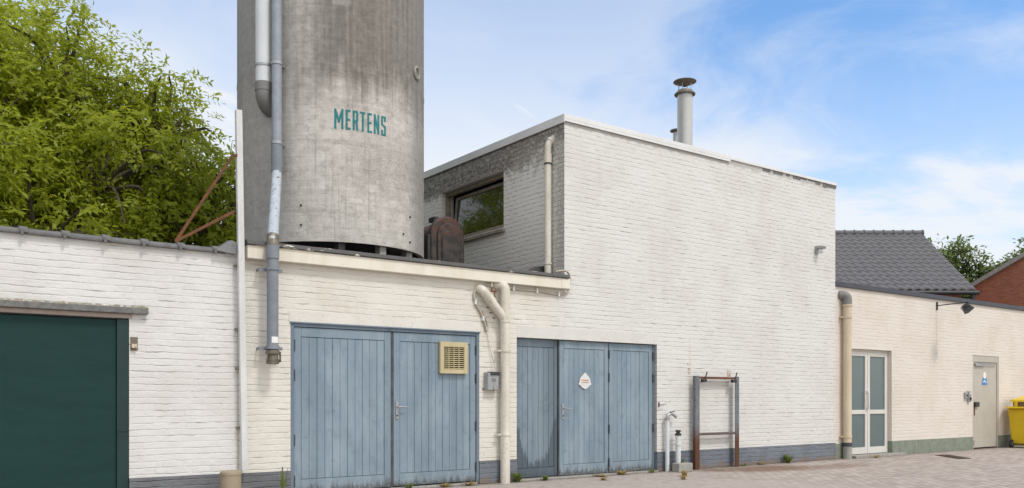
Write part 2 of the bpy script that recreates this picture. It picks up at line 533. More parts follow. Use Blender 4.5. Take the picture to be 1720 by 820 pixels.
M['render_pale'] = surface('smooth_painted_pale_lintel', (.665, .65, .615), (.60, .58, .54), .65, scale=2.6, bump=.004, bscale=22, dirt=.25)
M['white_metal'] = surface('white_metal', (.70, .70, .69), (.54, .54, .52), .45, scale=5, bump=.0008, streak=.25, dirt=.45)
M['coping_white'] = surface('pale_coping_metal', (.72, .72, .71), (.64, .64, .625), .4, scale=2, bump=.0005, dirt=.12)
M['white_pvc'] = surface('white_pvc', (.66, .68, .68), (.58, .6, .6), .4, scale=2)
M['cream_pipe'] = surface('cream_painted_pipe', (.71, .67, .59), (.58, .53, .44), .5, scale=6, streak=.3, dirt=.5, bump=.001, bscale=30)
M['beige_pipe'] = surface('beige_painted_pipe', (.62, .53, .38), (.55, .45, .31), .5, scale=4, streak=.3)
M['pipe_blue'] = surface('galvanised_blue_grey_pipe', (.33, .36, .40), (.25, .275, .31), .5, metal=.15, scale=7, bump=.0008, bscale=70, dirt=.3)
M['pipe_blue_dark'] = surface('painted_blue_grey_pipe', (.235, .258, .285), (.175, .195, .22), .55, scale=6, bump=.0012, bscale=60, dirt=.4)
M['pipe_light'] = surface('flaking_pale_pipe', (.47, .51, .55), (.38, .42, .46), .5, scale=6, rust=.42, streak=.4)
M['grey_plastic'] = surface('grey_plastic', (.21, .205, .195), (.17, .165, .155), .5, scale=4)
M['galv'] = surface('galvanised_metal', (.42, .43, .43), (.33, .34, .35), .42, metal=.6, scale=8)
M['brass'] = surface('tarnished_coupling', (.24, .21, .16), (.13, .115, .09), .5, metal=.5, scale=16, dirt=.5)
M['rust'] = surface('rusty_steel', (.20, .078, .035), (.10, .045, .027), .85, scale=9, bump=.002, bscale=70, dirt=.5)
M['rust_frame'] = surface('grey_painted_rusting_steel', (.19, .21, .23), (.12, .13, .14), .6, scale=5, rust=.5, rustz=(.45, .85), bump=.002,
                          rustcol=(.15, .065, .032))
M['rust_plate'] = surface('rust_stained_paint', (.70, .66, .58), (.5, .36, .22), .8, scale=14, rust=.55)
M['rust_tank'] = None
M['felt'] = surface('black_roofing_felt', (.055, .055, .056), (.085, .083, .08), .85, scale=7, bump=.003, bscale=50)
M['felt_chipped'] = None
M['dark_tile'] = surface('dark_grey_coping_tile', (.115, .113, .115), (.165, .16, .155), .7, scale=9, bump=.002, bscale=50, dirt=.4)
M['lead'] = surface('grey_lead', (.135, .135, .14), (.20, .20, .20), .6, scale=6, bump=.002, bscale=40)
M['concrete_dark'] = surface('mossy_dark_concrete', (.135, .135, .135), (.20, .195, .18), .9, scale=14, amount=.3, bump=.005, bscale=70, dirt=.5)
M['concrete'] = surface('grey_concrete', (.36, .345, .315), (.27, .255, .23), .9, scale=9, bump=.004, bscale=60)
M['stone_green'] = None
M['moss'] = surface('dry_buff_moss', (.36, .32, .23), (.17, .15, .10), .95, scale=20, bump=.006, bscale=50, dirt=.5)
M['pinkish'] = surface('pinkish_wood_strip', (.42, .345, .30), (.34, .27, .23), .7, scale=5)
M['green_sheet'] = None
M['green_dark'] = surface('dark_green_frame', (.012, .040, .038), (.009, .03, .028), .5, scale=2, bump=.0008, bscale=25, dirt=.1)
M['blue_door'] = paint_wood('blue_door_paint', (.195, .26, .315), (.285, .35, .405), dirtz=.27)
M['blue_door_wet'] = paint_wood('blue_door_paint_soaked', (.165, .22, .265), (.245, .30, .345), dirtz=.24, wet=(4.24, 5.08, .60, .8), grime=.5)
M['blue_frame'] = paint_wood('blue_frame_paint', (.15, .20, .25), (.19, .24, .29), dirtz=.15)
M['hinge'] = surface('dark_blue_hinge', (.07, .085, .10), (.04, .045, .05), .6, scale=12)
M['post_dark'] = surface('dark_worn_post', (.10, .105, .11), (.05, .05, .05), .8, scale=6)
M['dark_gap'] = surface('dark_recess', (.02, .02, .02), None, .9)
M['black_metal'] = surface('black_metal', (.03, .03, .032), (.045, .045, .045), .5, scale=9)
M['navy_trim'] = surface('dark_slate_trim', (.045, .05, .068), (.06, .064, .08), .5, scale=4)
M['vent_beige'] = surface('yellowed_plastic', (.55, .47, .28), (.48, .40, .23), .5, scale=4)
M['vent_dark'] = surface('vent_shadow_brown', (.10, .075, .05), (.07, .05, .035), .8)
M['meter_grey'] = surface('weathered_grey_box', (.40, .41, .42), (.30, .31, .32), .4, metal=.3, scale=8)
M['frame_white'] = surface('off_white_aluminium', (.66, .635, .585), (.60, .575, .53), .4, scale=3, bump=.0003, dirt=.1)
M['door_beige'] = surface('grey_beige_door_paint', (.48, .445, .38), (.43, .395, .335), .45, scale=2.5, bump=.0006, dirt=.12)
M['yellow'] = surface('yellow_plastic', (.72, .50, .012), (.63, .43, .012), .38, scale=3, bump=.0004, dirt=.15)
M['rubber'] = surface('black_rubber', (.018, .018, .02), (.03, .03, .03), .7)
M['carton'] = surface('brown_cardboard', (.28, .19, .11), (.22, .15, .09), .85)
M['steel'] = surface('stainless_flue', (.56, .55, .525), (.46, .45, .425), .4, metal=.35, scale=5, bump=.0006, bscale=20, streak=.2)
M['steel_dark'] = surface('sooty_flue', (.26, .23, .18), (.17, .15, .115), .55, metal=.3, scale=6)
M['house_tile'] = surface('dark_grey_roof_tile', (.105, .10, .103), (.145, .138, .14), .65, scale=6, bump=.003, bscale=40)
M['stub'] = surface('beige_plastic_post', (.33, .27, .185), (.28, .225, .15), .55, scale=4, bump=.001)
M['white_enamel'] = surface('white_enamel', (.72, .72, .70), (.6, .6, .58), .35, scale=12, rust=.16)
M['orange'] = surface('faded_orange_lettering', (.55, .22, .06), (.45, .2, .08), .5)
M['sign_blue'] = surface('blue_sticker', (.05, .22, .55), (.05, .2, .5), .4)
M['sign_white'] = surface('white_sticker', (.8, .8, .78), (.74, .74, .72), .4, dirt=.1)
M['ink'] = surface('dark_print', (.05, .06, .12), None, .5)
M['bark'] = surface('grey_brown_bark', (.16, .135, .105), (.08, .066, .05), .9, scale=8, bump=.01, bscale=25, streak=.3)
M['cable'] = surface('cream_painted_cable', (.50, .455, .38), (.38, .34, .28), .6, scale=9)
M['clip'] = surface('white_cable_clip', (.78, .77, .74), None, .5)
M['wood_window'] = surface('weathered_beige_timber', (.34, .29, .225), (.19, .16, .125), .75, scale=7, bump=.002, bscale=40, dirt=.5)
M['drain'] = surface('rusty_brown_drain_cover', (.085, .05, .038), (.06, .038, .03), .8, scale=8, bump=.002, bscale=40)


def mat_teal_lettering():
    m, t = newmat('faded_teal_lettering')
    co = objco(t)
    n = t.noise(co, 26, 4, .7)
    c = t.mix(t.ss(n, .35, .7), (0.012, 0.155, 0.165), (0.02, 0.21, 0.22))
    c = t.mix(t.ss(t.noise(co, 60, 3, .7), .62, .68, 0, .8), c, (.30, .29, .27))
    finish(t, c, .8)
    return m


M['teal'] = mat_teal_lettering()


def mat_green_sheet():
    m, t = newmat('dark_green_sheet_metal')
    co = objco(t)
    x, y, z = t.xyz(co)
    n = t.noise(co, 1.3, 4, .6)
    c = t.mix(n, (0.010, 0.036, 0.034), (0.016, 0.048, 0.044))
    sc = t.noise(t.vec(t.m('MULTIPLY', x, 3.0), y, t.m('MULTIPLY', z, 30.0)), 1.0, 4, .7)
    c = t.mix(t.ss(sc, .6, .8, 0, .25), c, (.05, .10, .095))
    h = t.m('ADD', t.m('MULTIPLY', t.noise(t.vec(x, y, t.m('MULTIPLY', z, 2.0)), 1.6, 2), .02), t.m('MULTIPLY', t.noise(co, 90, 2), .0005))
    finish(t, c, .6, h, 1.0, 0, .15)
    return m


M['green_sheet'] = mat_green_sheet()


def mat_rust_tank():
    m, t = newmat('burnt_rusty_black_paint')
    co = objco(t)
    x, y, z = t.xyz(co)
    n = t.noise(co, 7, 6, .7)
    c = t.mix(t.ss(n, .35, .65), (.028, .026, .026), (.075, .06, .05))
    up = t.ss(t.m('ADD', z, t.m('MULTIPLY', t.m('SUBTRACT', n, .5), 1.2)), .55, 1.0)
    r = t.mix(t.noise(co, 24, 4), (.14, .052, .035), (.065, .03, .024))
    c = t.mix(t.m('MULTIPLY', up, t.ss(t.noise(co, 11, 5, .7), .42, .58)), c, r)
    finish(t, c, .6, t.noise(co, 50, 4), .003, 0, .4)
    return m


M['rust_tank'] = mat_rust_tank()


def mat_felt_chipped():
    m, t = newmat('roof_edge_felt_with_old_paint')
    co = objco(t)
    x, y, z = t.xyz(co)
    n = t.noise(t.vec(t.m('MULTIPLY', x, 2.2), t.m('MULTIPLY', y, 6.0), t.m('MULTIPLY', z, 9.0)), 1.0, 5, .65)
    c = t.mix(t.noise(co, 12, 4), (.075, .073, .07), (.12, .115, .11))
    c = t.mix(t.ss(n, .60, .62, 0, .95), c, (.72, .68, .58))
    finish(t, c, .85, t.noise(co, 60, 3), .003)
    return m


M['felt_chipped'] = mat_felt_chipped()


def mat_fascia():
    m, t = newmat('cream_fascia_paint')
    co = objco(t)
    x, y, z = t.xyz(co)
    n = t.noise(t.vec(t.m('MULTIPLY', x, 3.0), y, t.m('MULTIPLY', z, .6)), 1.5, 5, .6)
    c = t.mix(t.ss(n, .3, .75), (.76, .715, .62), (.66, .60, .49))
    c = t.mix(t.ss(t.noise(t.vec(t.m('MULTIPLY', x, 12.0), y, z), 1.0, 4, .6), .62, .8, 0, .35), c, (.42, .37, .29))
    finish(t, c, .6, t.noise(co, 30, 3), .002)
    return m


M['fascia'] = mat_fascia()


def mat_silo():
    m, t = newmat('weathered_silo_concrete')
    co = objco(t)                       # origin on the axis at roof height
    x, y, z = t.xyz(co)
    ang = t.m('ARCTAN2', x, t.m('MULTIPLY', y, -1.0))     # 0 towards -Y, positive towards +X
    u = t.m('MULTIPLY', ang, 1.4446)
    wv = t.vec(u, z, 0.0)
    fine = t.noise(wv, 55, 4, .7)
    speck = t.noise(wv, 28, 3, .6)
    mid = t.noise(wv, 5, 6, .65)
    big = t.noise(wv, .9, 5, .6)
    run = t.noise(t.vec(t.m('MULTIPLY', u, 5.5), t.m('MULTIPLY', z, .22), 0.0), 1.0, 6, .62)
    run2 = t.noise(t.vec(t.m('MULTIPLY', u, 17.0), t.m('MULTIPLY', z, .4), 3.0), 1.0, 4, .6)
    band = t.noise(t.vec(t.m('MULTIPLY', u, .5), t.m('MULTIPLY', z, 9.0), 0.0), 1.0, 5, .7)
    weave = t.noise(t.vec(t.m('MULTIPLY', u, 6.0), t.m('MULTIPLY', z, 60.0), 0.0), 1.0, 3, .6)
    c = t.mix(t.ss(mid, .3, .7), (.70, .665, .615), (.555, .525, .48))
    c = t.mix(t.ss(band, .48, .72, 0, .35), c, (.31, .29, .265))
    c = t.mix(t.ss(weave, .5, .75, 0, .30), c, (.29, .275, .25))
    # upper half soaked dark in runs, densest on the middle right
    zz2 = t.m('ADD', z, t.m('MULTIPLY', t.m('SUBTRACT', run, .5), 2.2))
    zz2 = t.m('ADD', zz2, t.m('MULTIPLY', t.m('SUBTRACT', big, .5), 1.2))
    top = t.ss(zz2, 2.05, 3.0)
    uu = t.m('MULTIPLY', t.ss(u, -1.35, -.35), t.ss(u, 1.3, .6, .6, 1.0))
    dark = t.m('MULTIPLY', t.m('MULTIPLY', top, t.ss(uu, 0, 1, .45, 1.0)), t.ss(run2, .3, .6, .7, 1.0))
    mot = t.noise(wv, 9, 6, .72)
    c = t.mix(t.ss(mot, .46, .66, 0, .38), c, (.26, .235, .21))
    c = t.mix(t.m('MULTIPLY', dark, t.ss(mot, .3, .6, .78, 1.0)), c, (.135, .12, .104))
    c = t.mix(t.ss(run, .58, .75, 0, .42), c, (.22, .207, .19))
    c = t.mix(t.ss(run2, .62, .76, 0, .30), c, (.58, .56, .52))
    # ring of dark blistering below the lettering
    rb = t.m('MULTIPLY', t.m('MULTIPLY', t.ss(t.m('ADD', z, t.m('MULTIPLY', mid, .9)), 1.35, 1.75), t.ss(t.m('ADD', z, t.m('MULTIPLY', mid, .9)), 2.55, 2.0)),
             t.ss(u, -.6, -.1))
    c = t.mix(t.m('MULTIPLY', rb, t.ss(fine, .42, .6, .12, .6)), c, (.26, .235, .215))
    # right flank streaked darker
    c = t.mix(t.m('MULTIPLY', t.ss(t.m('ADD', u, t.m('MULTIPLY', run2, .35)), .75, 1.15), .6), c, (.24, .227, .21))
    c = t.mix(t.ss(fine, .62, .72, 0, .5), c, (.10, .095, .09))
    c = t.mix(t.ss(speck, .66, .7, 0, .3), c, (.44, .42, .39))
    # pale patch of bare cement high up
    e = t.m('ADD', t.m('POWER', t.m('DIVIDE', t.m('SUBTRACT', u, -.50), .26), 2.0), t.m('POWER', t.m('DIVIDE', t.m('SUBTRACT', z, 3.85), .24), 2.0))
    c = t.mix(t.m('MULTIPLY', t.ss(t.m('ADD', e, t.m('MULTIPLY', mid, 1.6)), 1.5, .9), t.ss(fine, .3, .55, .3, .85)), c, (.47, .46, .43))
    gr = t.noise(wv, 130, 2, .6)
    c = t.mix(t.ss(gr, .46, .66, 0, .32), c, (.17, .155, .14))
    c = t.mix(t.m('MULTIPLY', t.m('MULTIPLY', t.ss(t.m('ADD', z, t.m('MULTIPLY', big, 1.4)), 3.0, 3.9), t.ss(u, -.95, -.55)), t.ss(t.noise(wv, 14, 5, .7), .35, .6, .25, .6)), c, (.20, .185, .165))
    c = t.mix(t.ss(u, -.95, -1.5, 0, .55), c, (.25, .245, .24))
    c = t.mix(t.ss(t.noise(t.vec(t.m('MULTIPLY', u, 30.0), t.m('MULTIPLY', z, .5), 9.0), 1.0, 3, .6), .56, .72, 0, .35), c, (.20, .185, .165))
    h = t.m('ADD', t.m('MULTIPLY', fine, .004), t.m('ADD', t.m('MULTIPLY', mid, .010), t.m('MULTIPLY', band, .008)))
    finish(t, c, .92, h, 1.0, 0, .2)
    return m


M['silo'] = mat_silo()


def mat_stone():
    m, t = newmat('green_grey_stone_plinth')
    co = objco(t)
    x, y, z = t.xyz(co)
    n = t.noise(co, 6, 6, .7)
    c = t.mix(t.ss(n, .3, .7), (.235, .265, .205), (.165, .19, .15))
    fx = t.m('FRACT', t.m('DIVIDE', x, .82))
    j = t.m('LESS_THAN', fx, .012)
    c = t.mix(t.m('MULTIPLY', j, .6), c, (.08, .085, .07))
    c = t.mix(t.ss(t.noise(co, 17, 4, .7), .6, .75, 0, .6), c, (.33, .30, .25))
    finish(t, c, .7, t.noise(co, 40, 3), .002)
    return m


M['stone_green'] = mat_stone()


def mat_paving():
    m, t = newmat('worn_concrete_paving')
    co = t.n('ShaderNodeTexCoord').outputs['Object']
    x, y, z = t.xyz(co)
    d = t.n('ShaderNodeTexNoise', {'Vector': co, 'Scale': 1.2, 'Detail': 2}).outputs[1]
    v = t.vm('ADD', co, t.vm('MULTIPLY', t.vm('SUBTRACT', d, (.5, .5, .5)), (.03, .03, 0)))
    rot = t.n('ShaderNodeVectorRotate', {'Vector': v, 'Angle': R(0)}, rotation_type='Z_AXIS').outputs[0]
    bk = t.n('ShaderNodeTexBrick', {'Vector': rot, 'Color1': (0, 0, 0, 1), 'Color2': (1, 1, 1, 1), 'Mortar': (.5, .5, .5, 1), 'Scale': 1.0,
                                    'Mortar Size': .009, 'Mortar Smooth': .5, 'Brick Width': .22, 'Row Height': .11})
    per = t.xyz(bk.outputs[0])[0]
    n1 = t.noise(co, .8, 6, .6)
    n2 = t.noise(co, 6, 6, .7)
    fine = t.noise(co, 90, 3, .7)
    c = t.mix(per, (.35, .295, .255), (.50, .43, .375))
    c = t.mix(t.m('MULTIPLY', bk.outputs[1], .9), c, (.13, .105, .09))
    # grit and sand cover the setts in front of the blue doors
    gx_ = t.m('ADD', x, t.m('MULTIPLY', t.m('SUBTRACT', n1, .5), 3.0))
    grit = t.ss(gx_, 12.6, 9.8)
    gc = t.mix(t.ss(n2, .3, .7), (.46, .40, .355), (.35, .30, .265))
    gc = t.mix(t.ss(fine, .52, .7, 0, .75), gc, (.16, .14, .12))
    gc = t.mix(t.ss(t.noise(co, 22, 3, .7), .58, .68, 0, .6), gc, (.20, .17, .145))
    c = t.mix(t.m('MULTIPLY', grit, .85), c, gc)
    c = t.mix(t.ss(n1, .5, .75, 0, .35), c, (.30, .25, .21))
    c = t.mix(t.ss(n2, .55, .72, 0, .55), c, (.22, .18, .15))
    for (px, py, rx, ry, st) in ((12.8, -.7, 1.5, .75, .75), (11.75, -.35, .55, .4, .6), (14.2, -1.1, 1.7, .55, .45)):
        ex = t.m('POWER', t.m('DIVIDE', t.m('SUBTRACT', x, px), rx), 2.0)
        ey = t.m('POWER', t.m('DIVIDE', t.m('SUBTRACT', y, py), ry), 2.0)
        q = t.m('ADD', t.m('SQRT', t.m('ADD', ex, ey)), t.m('MULTIPLY', t.m('SUBTRACT', n2, .5), 1.3))
        c = t.mix(t.m('MULTIPLY', t.ss(q, 1.0, .3), st), c, (.16, .085, .045))
    sp = t.m('MULTIPLY', t.ss(t.noise(co, 9, 4, .7), .60, .66), t.ss(y, -1.8, -.2))
    c = t.mix(t.m('MULTIPLY', sp, .75), c, (.17, .115, .065))
    # damp dark line of soil along the wall foot
    soil = t.ss(t.m('ADD', y, t.m('MULTIPLY', t.m('SUBTRACT', n2, .5), .5)), -.30, -.02)
    c = t.mix(t.m('MULTIPLY', soil, .65), c, (.15, .125, .10))
    h = t.m('ADD', t.m('MULTIPLY', t.m('MULTIPLY', bk.outputs[1], t.m('SUBTRACT', 1.0, t.m('MULTIPLY', grit, .8))), -.006),
            t.m('ADD', t.m('MULTIPLY', fine, .003), t.m('MULTIPLY', n2, .006)))
    finish(t, c, .9, h, 1.0, 0, .25)
    return m


M['paving'] = mat_paving()


def mat_leaf(name, a, b, trans=0.35):
    m, t = newmat(name)
    rnd = t.n('ShaderNodeNewGeometry').outputs['Random Per Island']
    co = objco(t)
    n = t.noise(co, .9, 3)
    c = t.mix(t.m('ADD', t.m('MULTIPLY', rnd, .6), t.m('MULTIPLY', n, .4)), a, b)
    p = t.n('ShaderNodeBsdfPrincipled', {'Base Color': c, 'Roughness': .5, 'Specular IOR Level': .35})
    tr = t.n('ShaderNodeBsdfTranslucent', {'Color': t.mix(.5, c, tuple(q * 1.9 for q in b))})
    mx = t.n('ShaderNodeMixShader', {0: trans, 1: p, 2: tr})
    t.n('ShaderNodeOutputMaterial', {0: mx})
    return m


M['walnut_leaf'] = mat_leaf('walnut_leaf', (.19, .25, .012), (.37, .40, .035), .52)
M['far_leaf'] = mat_leaf('far_leaf', (.08, .13, .03), (.19, .23, .07), .4)
M['weed_leaf'] = mat_leaf('weed_leaf', (.07, .12, .015), (.16, .20, .03), .3)
M['dry_leaf'] = mat_leaf('dry_grass', (.30, .22, .08), (.42, .31, .12), .3)


def mat_glass(name, tint, rough, fac=0.85, alpha=None):
    m, t = newmat(name)
    co = objco(t)
    h = t.m('MULTIPLY', t.noise(co, 1.5, 2), .004)
    finish(t, tint, rough, h, 1.0, 0, fac)
    return m


M['glass_dark'] = mat_glass('dark_window_glass', (.010, .012, .012), .03, 1.0)
M['glass_frost'] = mat_glass('frosted_teal_glass', (.105, .145, .145), .2, .6)

# ------------------------------------------------------------------ ground
g = MB()
n = 24
gx0, gx1, gy0, gy1 = -400., 400., -400., 400.
g.add([(gx0, gy0, 0), (gx1, gy0, 0), (gx1, gy1, 0), (gx0, gy1, 0)], [(0, 1, 2, 3)])
single('ground', g, M['paving'], (0, 0, 0), 'paved yard of small grey brown setts in front of the white buildings', 'ground', kind='structure')

# ------------------------------------------------------------------ garage with the green door
GB = (-4.0, 0.0, 0.0)
gar = empty('garage_building', GB, 'low white painted brick garage with dark green sheet door below the tree', 'building')
XR = 3.515
mb = MB().wall([-4.0, -1.9, 2.274, XR], [0.345, 2.165, 3.03], lambda x, z: not (-1.9 < x < 2.274 and z < 2.165), 0.0, 0.28)
part('wall', mb, M['wall_garage'], gar, merge=True)
for x0, x1 in ((2.274, XR), (-4.0, -1.9)):
    part('base_band', MB().box(x0, x1, -0.012, .27, 0, .345), M['base_grey'], gar, label='dark grey painted brick foot of the wall')
mb = MB()
for x0, x1 in ((-4.0, XR),):
    mb.add([(x0, 0.25, 2.96), (x1, 0.25, 2.96), (x1, 5.0, 2.7), (x0, 5.0, 2.7)], [(0, 1, 2, 3)])
mb.box(-4.0, XR, 4.9, 5.05, 0, 2.66)
part('roof', mb, M['felt'], gar)
cop = part('coping', MB().hull([(-4, y, z) for y, z in [(-.05, 3.005)] + [(0.06 + .115 * math.cos(R(a)), 3.022 + .055 * math.sin(R(a))) for a in range(180, -1, -20)] + [(.2, 3.0)]],
                              [(3.36, y, z) for y, z in [(-.05, 3.005)] + [(0.06 + .115 * math.cos(R(a)), 3.022 + .055 * math.sin(R(a))) for a in range(180, -1, -20)] + [(.2, 3.0)]]),
           M['dark_tile'], gar, smooth=40)
xx = 1.215
while xx < 3.3:
    cl = MB()
    pr = [(.06 + .135 * math.cos(R(a)), 3.022 + .074 * math.sin(R(a))) for a in range(185, -6, -19)]
    cl.hull([(xx - .04, y, z) for y, z in pr], [(xx + .045, y, z) for y, z in pr])
    cl.box(xx - .03, xx + .0, -.085, -.05, 2.985, 3.05)
    part('tile_joint', cl, M['dark_tile'], cop, bevel=.004)
    xx += .405
mb = MB()
pts = [(3.22, -.09, 3.02), (3.47, -.10, 2.99), (3.49, -.1, 3.13), (3.42, -.07, 3.17), (3.30, -.08, 3.08)]
mb.hull([(a, b + .16, c + .02) for a, b, c in pts], pts)
part('lead_flashing', mb, M['lead'], gar, label='crumpled grey lead flashing at the wall end', bevel=.012)
mb = MB().box(-2.1, 2.466, -.075, -0.002, 2.215, 2.285)
part('lintel', mb, M['concrete_dark'], gar, label='mossy dark concrete drip ledge above the green door', bevel=.006)
rngm = random.Random(21)
mm = MB()
xm_ = .2
while xm_ < 2.44:
    wd_ = rngm.uniform(.02, .07); hh_ = rngm.uniform(.006, .022)
    mm.hull([(xm_, -.07, 2.284), (xm_ + wd_, -.068, 2.284), (xm_ + wd_, -.004, 2.284), (xm_, -.004, 2.284)], [(xm_ + wd_ * .25, -.055, 2.285 + hh_), (xm_ + wd_ * .8, -.05, 2.285 + hh_), (xm_ + wd_ * .7, -.006, 2.285 + hh_ * 1.4), (xm_ + wd_ * .3, -.006, 2.285 + hh_ * 1.4)])
    xm_ += wd_ * rngm.uniform(.5, 1.0)
part('moss', mm, M['moss'], gar, label='ragged buff moss along the top of the ledge')
part('lintel_strip', MB().box(-2.0, 2.30, -.02, -0.002, 2.168, 2.212), M['pinkish'], gar)
dr = part('door_leaf', MB().box(-1.85, 2.142, .035, .075, 0.03, 2.145), M['green_sheet'], gar, label='dark green sheet metal door', bevel=.004)
fr = MB().box(2.146, 2.270, .012, .09, 0.0, 2.150)
part('door_frame', fr, M['green_dark'], gar, bevel=.004)
part('door_head', MB().box(-1.9, 2.270, .03, .11, 2.152, 2.163), M['black_metal'], gar)
mb = MB()
for s in (0.02, ):
    mb.box(2.148, 2.268, .004, .0115, 0.88, .895)
part('door_seam', mb, M['green_dark'], gar)
mb = MB().box(2.285, 2.365, -.006, -.002, 1.80, 1.955)
mb2 = MB().box(2.29, 2.35, -.05, -.011, 1.825, 1.875)
dc = part('door_catch', mb, M['brass'], gar, label='rusty door catch in the brickwork', bevel=.003)
part('catch_block', mb2, M['rust_plate'], dc, bevel=.006)

# ------------------------------------------------------------------ workshop (low part with the silo, tall part)
WB = (3.52, 0.0, 0.0)
wk = empty('workshop_building', WB, 'white painted brick workshop with blue board doors and a taller box on its right', 'building')
XL, XC, XE = 3.521, 8.688, 15.963
D1 = (4.188, 7.072, 2.222)
D2 = (7.755, 10.745, 2.182)
ZL, ZH = 3.13, 5.66


def solid(x, z):
    if D1[0] < x < D1[1] and z < D1[2]: return False
    if D2[0] < x < D2[1] and z < D2[2]: return False
    if x < XC and z > ZL: return False
    return True


mb = MB().wall([XL, D1[0], D1[1], D2[0], XC, D2[1], XE], [.338, D2[2], D1[2], ZL, ZH], solid, 0, .30)
part('wall', mb, M['wall_white'], wk, merge=True)
WY0, WY1, WZ0, WZ1 = 1.644, 3.70, 4.215, 5.20
mb = MB().wall([.301, WY0, WY1, 8.0], [3.17, WZ0, WZ1, ZH], lambda a, z: not (WY0 < a < WY1 and WZ0 < z < WZ1), XC, XC + .28, axis='y')
part('side_wall', mb, M['wall_white'], wk, label='sooty weathered end wall with the window', merge=True)
mb = MB().box(XC, XE, 7.72, 8.0, 0, ZH - .01).box(XE - .28, XE, .301, 7.71, 0, ZH - .01)
mb.box(XL, XL + .25, .301, 7.7, 0, 3.12).box(XL, XC, 7.72, 8.0, 0, 3.12)
part('rear_wall', mb, M['wall_white'], wk)
mb = MB().box(XL, D1[0], -.012, .28, 0, .338)
part('base_band', mb, M['base_grey'], wk, label='dark grey painted brick foot of the wall')
for x0, x1 in ((D1[1], D2[0]), (D2[1], XE)):
    part('base_band', MB().box(x0, x1, -.012, .28, 0, .335), M['base_blue'], wk, label='blue grey painted brick foot of the wall')
part('door_lintel', MB().box(D1[0] - .02, D1[1] + .02, -.004, .05, 2.233, 2.37), M['render_band'], wk, label='smooth cream lintel above the left blue doors')
part('door_lintel', MB().box(7.76, 10.74, -.003, .05, D2[2], 2.36), M['render_pale'], wk, label='smooth cream lintel above the right blue doors')
# low roof and its fascia
fa = part('fascia', MB().box(3.60, 8.712, -.105, -.001, 2.968, 3.128), M['fascia'], wk, label='cream boarded roof edge', bevel=.006)
part('fascia_end', MB().box(8.55, 8.716, -.111, -.1055, 2.975, 3.122), M['fascia'], fa, bevel=.002)
part('roof_edge', MB().prism_x([(-.118, 3.131), (-.135, 3.14), (-.122, 3.185), (-.05, 3.20), (.12, 3.205), (.12, 3.131)], 3.59, 8.683), M['felt_chipped'], wk, label='dark felt roof edge with flaking cream paint')
part('roof', MB().box(3.55, 8.683, .121, 7.70, 3.133, 3.185), M['felt'], wk, label='flat felt roof under the silo')
part('roof_upstand', MB().prism_y([(8.15, 3.187), (8.684, 3.187), (8.684, 3.40), (8.5, 3.37)], .42, .62), M['felt'], wk, label='black felt upstand against the end wall')
part('roof', MB().box(XC + .29, XE - .29, .301, 7.71, 5.50, 5.56), M['felt'], wk, label='flat roof of the taller box')
# coping of the tall part
mb = MB().box(XC - .03, 12.63, -.035, .26, 5.661, 5.735)
mb.prism_y([(XC - .03, 5.62), (12.63, 5.615), (12.63, 5.66), (XC - .03, 5.66)], -.036, -.02)
part('coping', mb, M['coping_white'], wk, label='pale metal coping along the front', bevel=.004)
part('coping', MB().box(12.634, XE + .03, -.028, .26, 5.661, 5.712), M['coping_white'], wk, label='thinner coping on the right half', bevel=.004)
mb = MB().box(XC - .031, XC + .25, .263, 8.0, 5.661, 5.735)
mb.box(XC - .036, XC - .02, -.034, 8.0, 5.60, 5.6605)
part('coping', mb, M['coping_white'], wk, label='coping along the end wall', bevel=.004)
rng = random.Random(5)
mb = MB()
x = 13.6
while x < XE - .05:
    wd = rng.uniform(.10, .3)
    mb.box(x, min(x + wd, XE + .02), -.010, .02, 5.655 - rng.uniform(.015, .05) - (.03 if x > 15.3 else 0), 5.659)
    x += wd + rng.uniform(.0, .12)
part('broken_mortar', mb, M['concrete_dark'], wk, label='dark crumbled mortar below the right coping')


# blue board doors ---------------------------------------------------------
def leaf(x0, x1, z0, z1, y, mat, label, npl, stile=.095, top=.12, bot=.17):
    m = MB()
    m.box(x0, x0 + stile, y, y + .045, z0, z1).box(x1 - stile, x1, y, y + .045, z0, z1)
    m.box(x0 + stile + .002, x1 - stile - .002, y + .001, y + .045, z1 - top, z1)
    m.box(x0 + stile + .002, x1 - stile - .002, y + .001, y + .045, z0, z0 + bot)
    a, b = x0 + stile + .004, x1 - stile - .004
    wd = (b - a) / npl
    for i in range(npl):
        m.box(a + i * wd + .002, a + (i + 1) * wd - .002, y + .007 + .002 * (i % 2), y + .04, z0 + bot + .005, z1 - top - .005)
    o = part('door_leaf', m, mat, wk, label=label, bevel=.0035)
    bk = part('backing', MB().box(x0 + .01, x1 - .01, y + .046, y + .06, z0 + .01, z1 - .01), M['dark_gap'], o)
    return o


def handle(x, y, z, leafo, right=True):
    s = 1 if right else -1
    hd = part('handle', MB().box(x - .02, x + .02, y - .012, y - .0005, z - .12, z + .12), M['galv'], leafo, bevel=.004)
    m = MB().tube(bend([(x, y - .012, z + .05), (x, y - .055, z + .05), (x + s * .13, y - .06, z + .045)], .025), .0095, 10)
    part('lever', m, M['galv'], leafo, smooth=40)
    part('keyhole', MB().tube([(x, y - .02, z - .07), (x, y - .0125, z - .07)], .012, 10), M['black_metal'], leafo)


def hinges(x, y, zs, leafo):
    for z in zs:
        m = MB().tube([(x, y - .012, z - .075), (x, y - .012, z + .075)], .011, 8)
        m.box(x - .017, x + .017, y - .005, y - .0005, z - .06, z + .06)
        part('hinge', m, M['hinge'], leafo, smooth=40)


